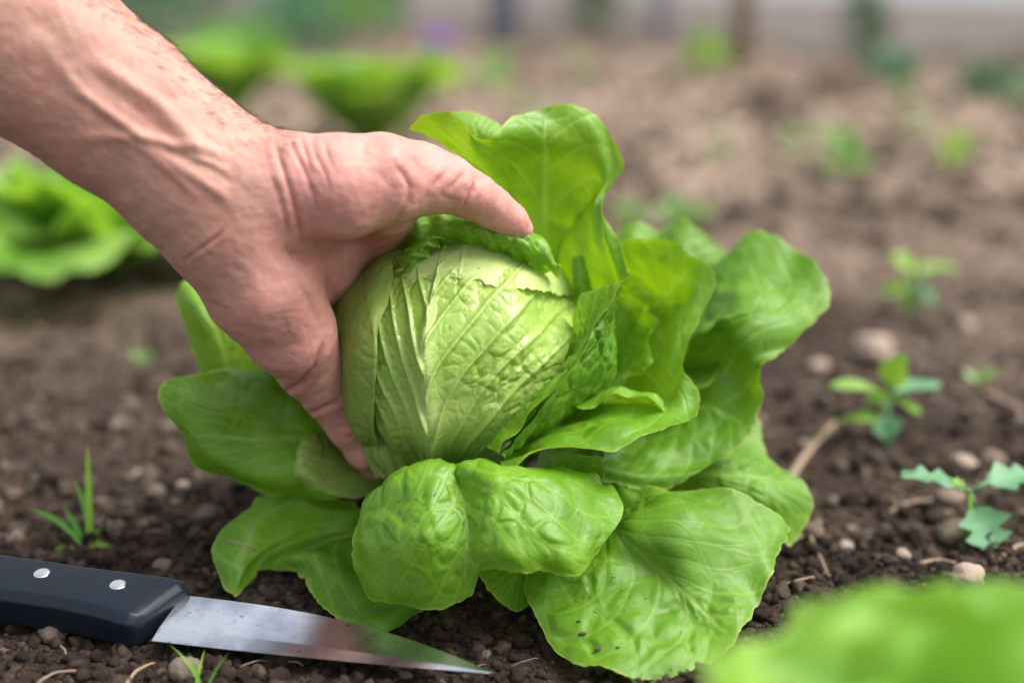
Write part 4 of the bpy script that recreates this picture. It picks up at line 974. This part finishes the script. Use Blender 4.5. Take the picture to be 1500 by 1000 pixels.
for k in range(34):
    a, b = rs.uniform(0, 1500), rs.choice([rs.uniform(860, 1000), rs.uniform(450, 860)]); L_ = rs.uniform(14, 46); an = rs.uniform(-.6, .6)
    anc = min(ANCH, key=lambda q: math.hypot(q[0] - a, q[1] - b)); rank[anc[2]] = rank.get(anc[2], 0) + 1; k_ = rank[anc[2]]
    side = ('left of' if a < anc[0] else 'right of') if abs(a - anc[0]) > abs(b - anc[1]) else ('beyond' if b < anc[1] else 'in front of')
    lab_ = '%s dry straw fibre %s %s, %s one there' % ('longer' if L_ > 30 else 'short', side, anc[2], ('first', 'second', 'third', 'fourth', 'fifth', 'sixth', 'seventh', 'eighth', 'ninth', 'tenth')[min(k_, 10) - 1])
    straw([(a, b), (a + L_ * .5 * math.cos(an), b + L_ * .4 * math.sin(an) + rs.uniform(-4, 4)), (a + L_ * math.cos(an), b + L_ * .6 * math.sin(an))], rs.uniform(1.4, 3), lab_, 'loose straw fibres')
# ================================================================== DEBRIS AND WATER ON THE LEAVES
from mathutils.bvhtree import BVHTree
bpy.context.view_layer.update()
VV, FF, off = [], [], 0
for o in let.children:
    if o.name.startswith('leaf'):
        n_ = len(o.data.vertices); c = np.empty(n_ * 3, np.float32); o.data.vertices.foreach_get('co', c); VV.append(c.reshape(-1, 3) + np.array(let.location))
        q = np.empty(len(o.data.polygons) * 4, np.int32); o.data.loops.foreach_get('vertex_index', q); FF.append(q.reshape(-1, 4) + off); off += n_
bvh = BVHTree.FromPolygons(np.concatenate(VV).tolist(), np.concatenate(FF).tolist())
def hit(px, py):
    dv = Vector(P(px, py, 1.0)) - Vector(VIEW); dv.normalize(); r_ = bvh.ray_cast(Vector(VIEW), dv)
    if r_[0] is None: return None, None
    n_ = r_[1] if r_[1].dot(dv) < 0 else -r_[1]; return r_[0], n_
m = NT('water'); gb = m.n('ShaderNodeBsdfPrincipled'); gb.inputs['Base Color'].default_value = (1, 1, 1, 1); gb.inputs['Roughness'].default_value = .02; gb.inputs['IOR'].default_value = 1.33; gb.inputs['Transmission Weight'].default_value = 1
M_WATER = m.done(gb.outputs[0])
DV, DF = ico(2)
drop_me = None; cnt = 0
spots_ = [(rs.normal(cx_, sx_), rs.normal(cy_, sy_)) for cx_, cy_, sx_, sy_, n_ in ((850, 855, 12, 12, 14), (1118, 500, 10, 8, 8), (505, 895, 12, 10, 5), (905, 900, 40, 30, 10), (640, 750, 50, 40, 12), (700, 480, 60, 70, 12), (970, 945, 60, 20, 6), (780, 740, 40, 30, 6)) for _ in range(n_)]
for (a, b) in spots_:
    p_, n_ = hit(a, b)
    if p_ is None: continue
    if drop_me is None:
        o = mesh_obj('water_droplet', DV * np.array([1, 1, .55]), DF, M_WATER); drop_me = o
    else: o = drop_me.copy(); C.objects.link(o)
    r_ = rs.uniform(.0004, .0013); o.scale = (r_, r_ * rs.uniform(.8, 1.2), r_); o.location = p_ + n_ * r_ * .15; o.rotation_euler = n_.to_track_quat('Z', 'Y').to_euler()
    tag(o, 'tiny clear water droplet clinging to a lettuce leaf', 'water droplet', 'water droplets on the lettuce')
for k, (a, b, wpx, lb) in enumerate(((853, 928, 9, 'dark soil crumb on the lower right leaf, left one of the pair'), (876, 951, 9, 'dark soil crumb on the lower right leaf, right one of the pair'), (905, 948, 5, 'smallest soil speck on the lower right leaf'), (848, 910, 5, 'soil speck on the lower right leaf, above the pair'))):
    p_, n_ = hit(a, b)
    if p_ is None: continue
    r_ = wpx * .5 * .62 / FPX; o = mesh_obj('soil_speck', DV * (1 + .3 * fbm(DV * 2 + k, k, 2)[:, None]) * np.array([1.3, .8, .5]) * r_, DF, M_CRUMB); o.location = p_ + n_ * r_ * .3; tag(o, lb, 'soil crumb', 'soil crumbs on the leaf')
pa_, na_ = hit(336, 795); pb_, nb_ = hit(374, 806)
if pa_ and pb_:
    A_, B_ = np.array(pa_ + na_ * .001), np.array(pb_ + nb_ * .001); V, F = tube([A_ - A_, (B_ - A_) * .5 + (0, 0, .001), B_ - A_], [.0004, .0007, .0004], 6); o = mesh_obj('twig', V, F, M_STRAW); o.location = tuple(A_); tag(o, 'tiny brown twig lying on the lowest left leaf', 'twig')
# ================================================================== BACKGROUND: WALL, POSTS, STAKE
def box(name, x0, x1, y0, y1, z0, z1, mat, parent=None, bev=0):
    V = [(x, y, z) for x in (x0, x1) for y in (y0, y1) for z in (z0, z1)]; F = [[0, 1, 3, 2], [4, 6, 7, 5], [0, 4, 5, 1], [2, 3, 7, 6], [0, 2, 6, 4], [1, 5, 7, 3]]
    return mesh_obj(name, V, F, mat, parent, False)
m = NT('wall_paint'); M_WALL = m.done(m.bsdf(m.mix(m.noise(2.5, 4, .6), (.84, .88, .94), (.90, .93, .96)), .8, .2, m.bump(m.noise(60, 4), .3, .004)))
m = NT('wall_plinth'); M_PLINTH = m.done(m.bsdf(m.mix(m.noise(5, 4, .6), (.62, .52, .45), (.74, .66, .58)), .85, .2, m.bump(m.noise(60, 4), .4, .004)))
ga, gb_ = G(820, 50), G(1500, 78); wdir = math.atan2(gb_.y - ga.y, gb_.x - ga.x); wl0 = math.hypot(gb_.x - ga.x, gb_.y - ga.y)
wl = empty('wall', (0, 0, 0), 'pale bluish painted wall with a beige base at the back of the bed', 'wall'); wl['kind'] = 'thing'
box('wall_face', -3.2, wl0 + 2.5, .12, .4, -.2, 2.2, M_WALL, wl)
box('plinth', -3.2, wl0 + 2.5, 0, .119, -.2, .13, M_PLINTH, wl)
wl.location = (ga.x, ga.y, 0); wl.rotation_euler = (0, 0, wdir)
m = NT('post_paint'); M_POST = m.done(m.bsdf(m.mix(m.noise(20, 3), (.16, .18, .25), (.24, .26, .34)), .6))
m = NT('grey_post'); M_POST2 = m.done(m.bsdf(m.mix(m.noise(20, 3), (.28, .29, .33), (.36, .37, .42)), .6))
m = NT('stake_wood'); M_STAKE = m.done(m.bsdf(m.mix(m.noise(30, 4, .6), (.16, .10, .07), (.30, .21, .16)), .8, .2, m.bump(m.noise(150, 4), .6, .002)))
def post(px, py, wpx, h, mat, label, name='post', cat='post', lean=0, dy=0):
    g0 = G(px, py); d = to_px(np.array([g0]))[2][0]; r_ = wpx * .5 * d / FPX
    pts = [(0, 0, -.05), (lean * .3, 0, h * .3), (lean * .55, 0, h * .65), (lean, 0, h)]
    V, F = tube(pts, [r_ * 1.1, r_, r_ * .97, r_ * .9], 12); o = mesh_obj(name, V, F, mat); o.location = (g0.x, g0.y, 0); return tag(o, label, cat)
post(1082, 108, 30, .9, M_STAKE, 'brown wooden stake standing upright in front of the pale wall', 'wooden_stake', 'stake', .03)
post(738, 62, 44, .8, M_POST, 'thick dark bluish post by the wall, above the top leaf')
post(968, 74, 26, .8, M_POST2, 'grey post by the wall between dark bush and stake')
stone(1125, 135, 70, 21, 'large dark clod at the foot of the stake', M_CRUMB, 'dark clods at the back of the bed', 'clod', 'soil_clod')
stone(1212, 130, 60, 22, 'large dark clod below the slim green bush', M_CRUMB, 'dark clods at the back of the bed', 'clod', 'soil_clod')
stone(930, 232, 70, 23, 'dark lump of soil right of the top leaf edge', M_CRUMB, 'dark clods at the back of the bed', 'clod', 'soil_clod', .4)
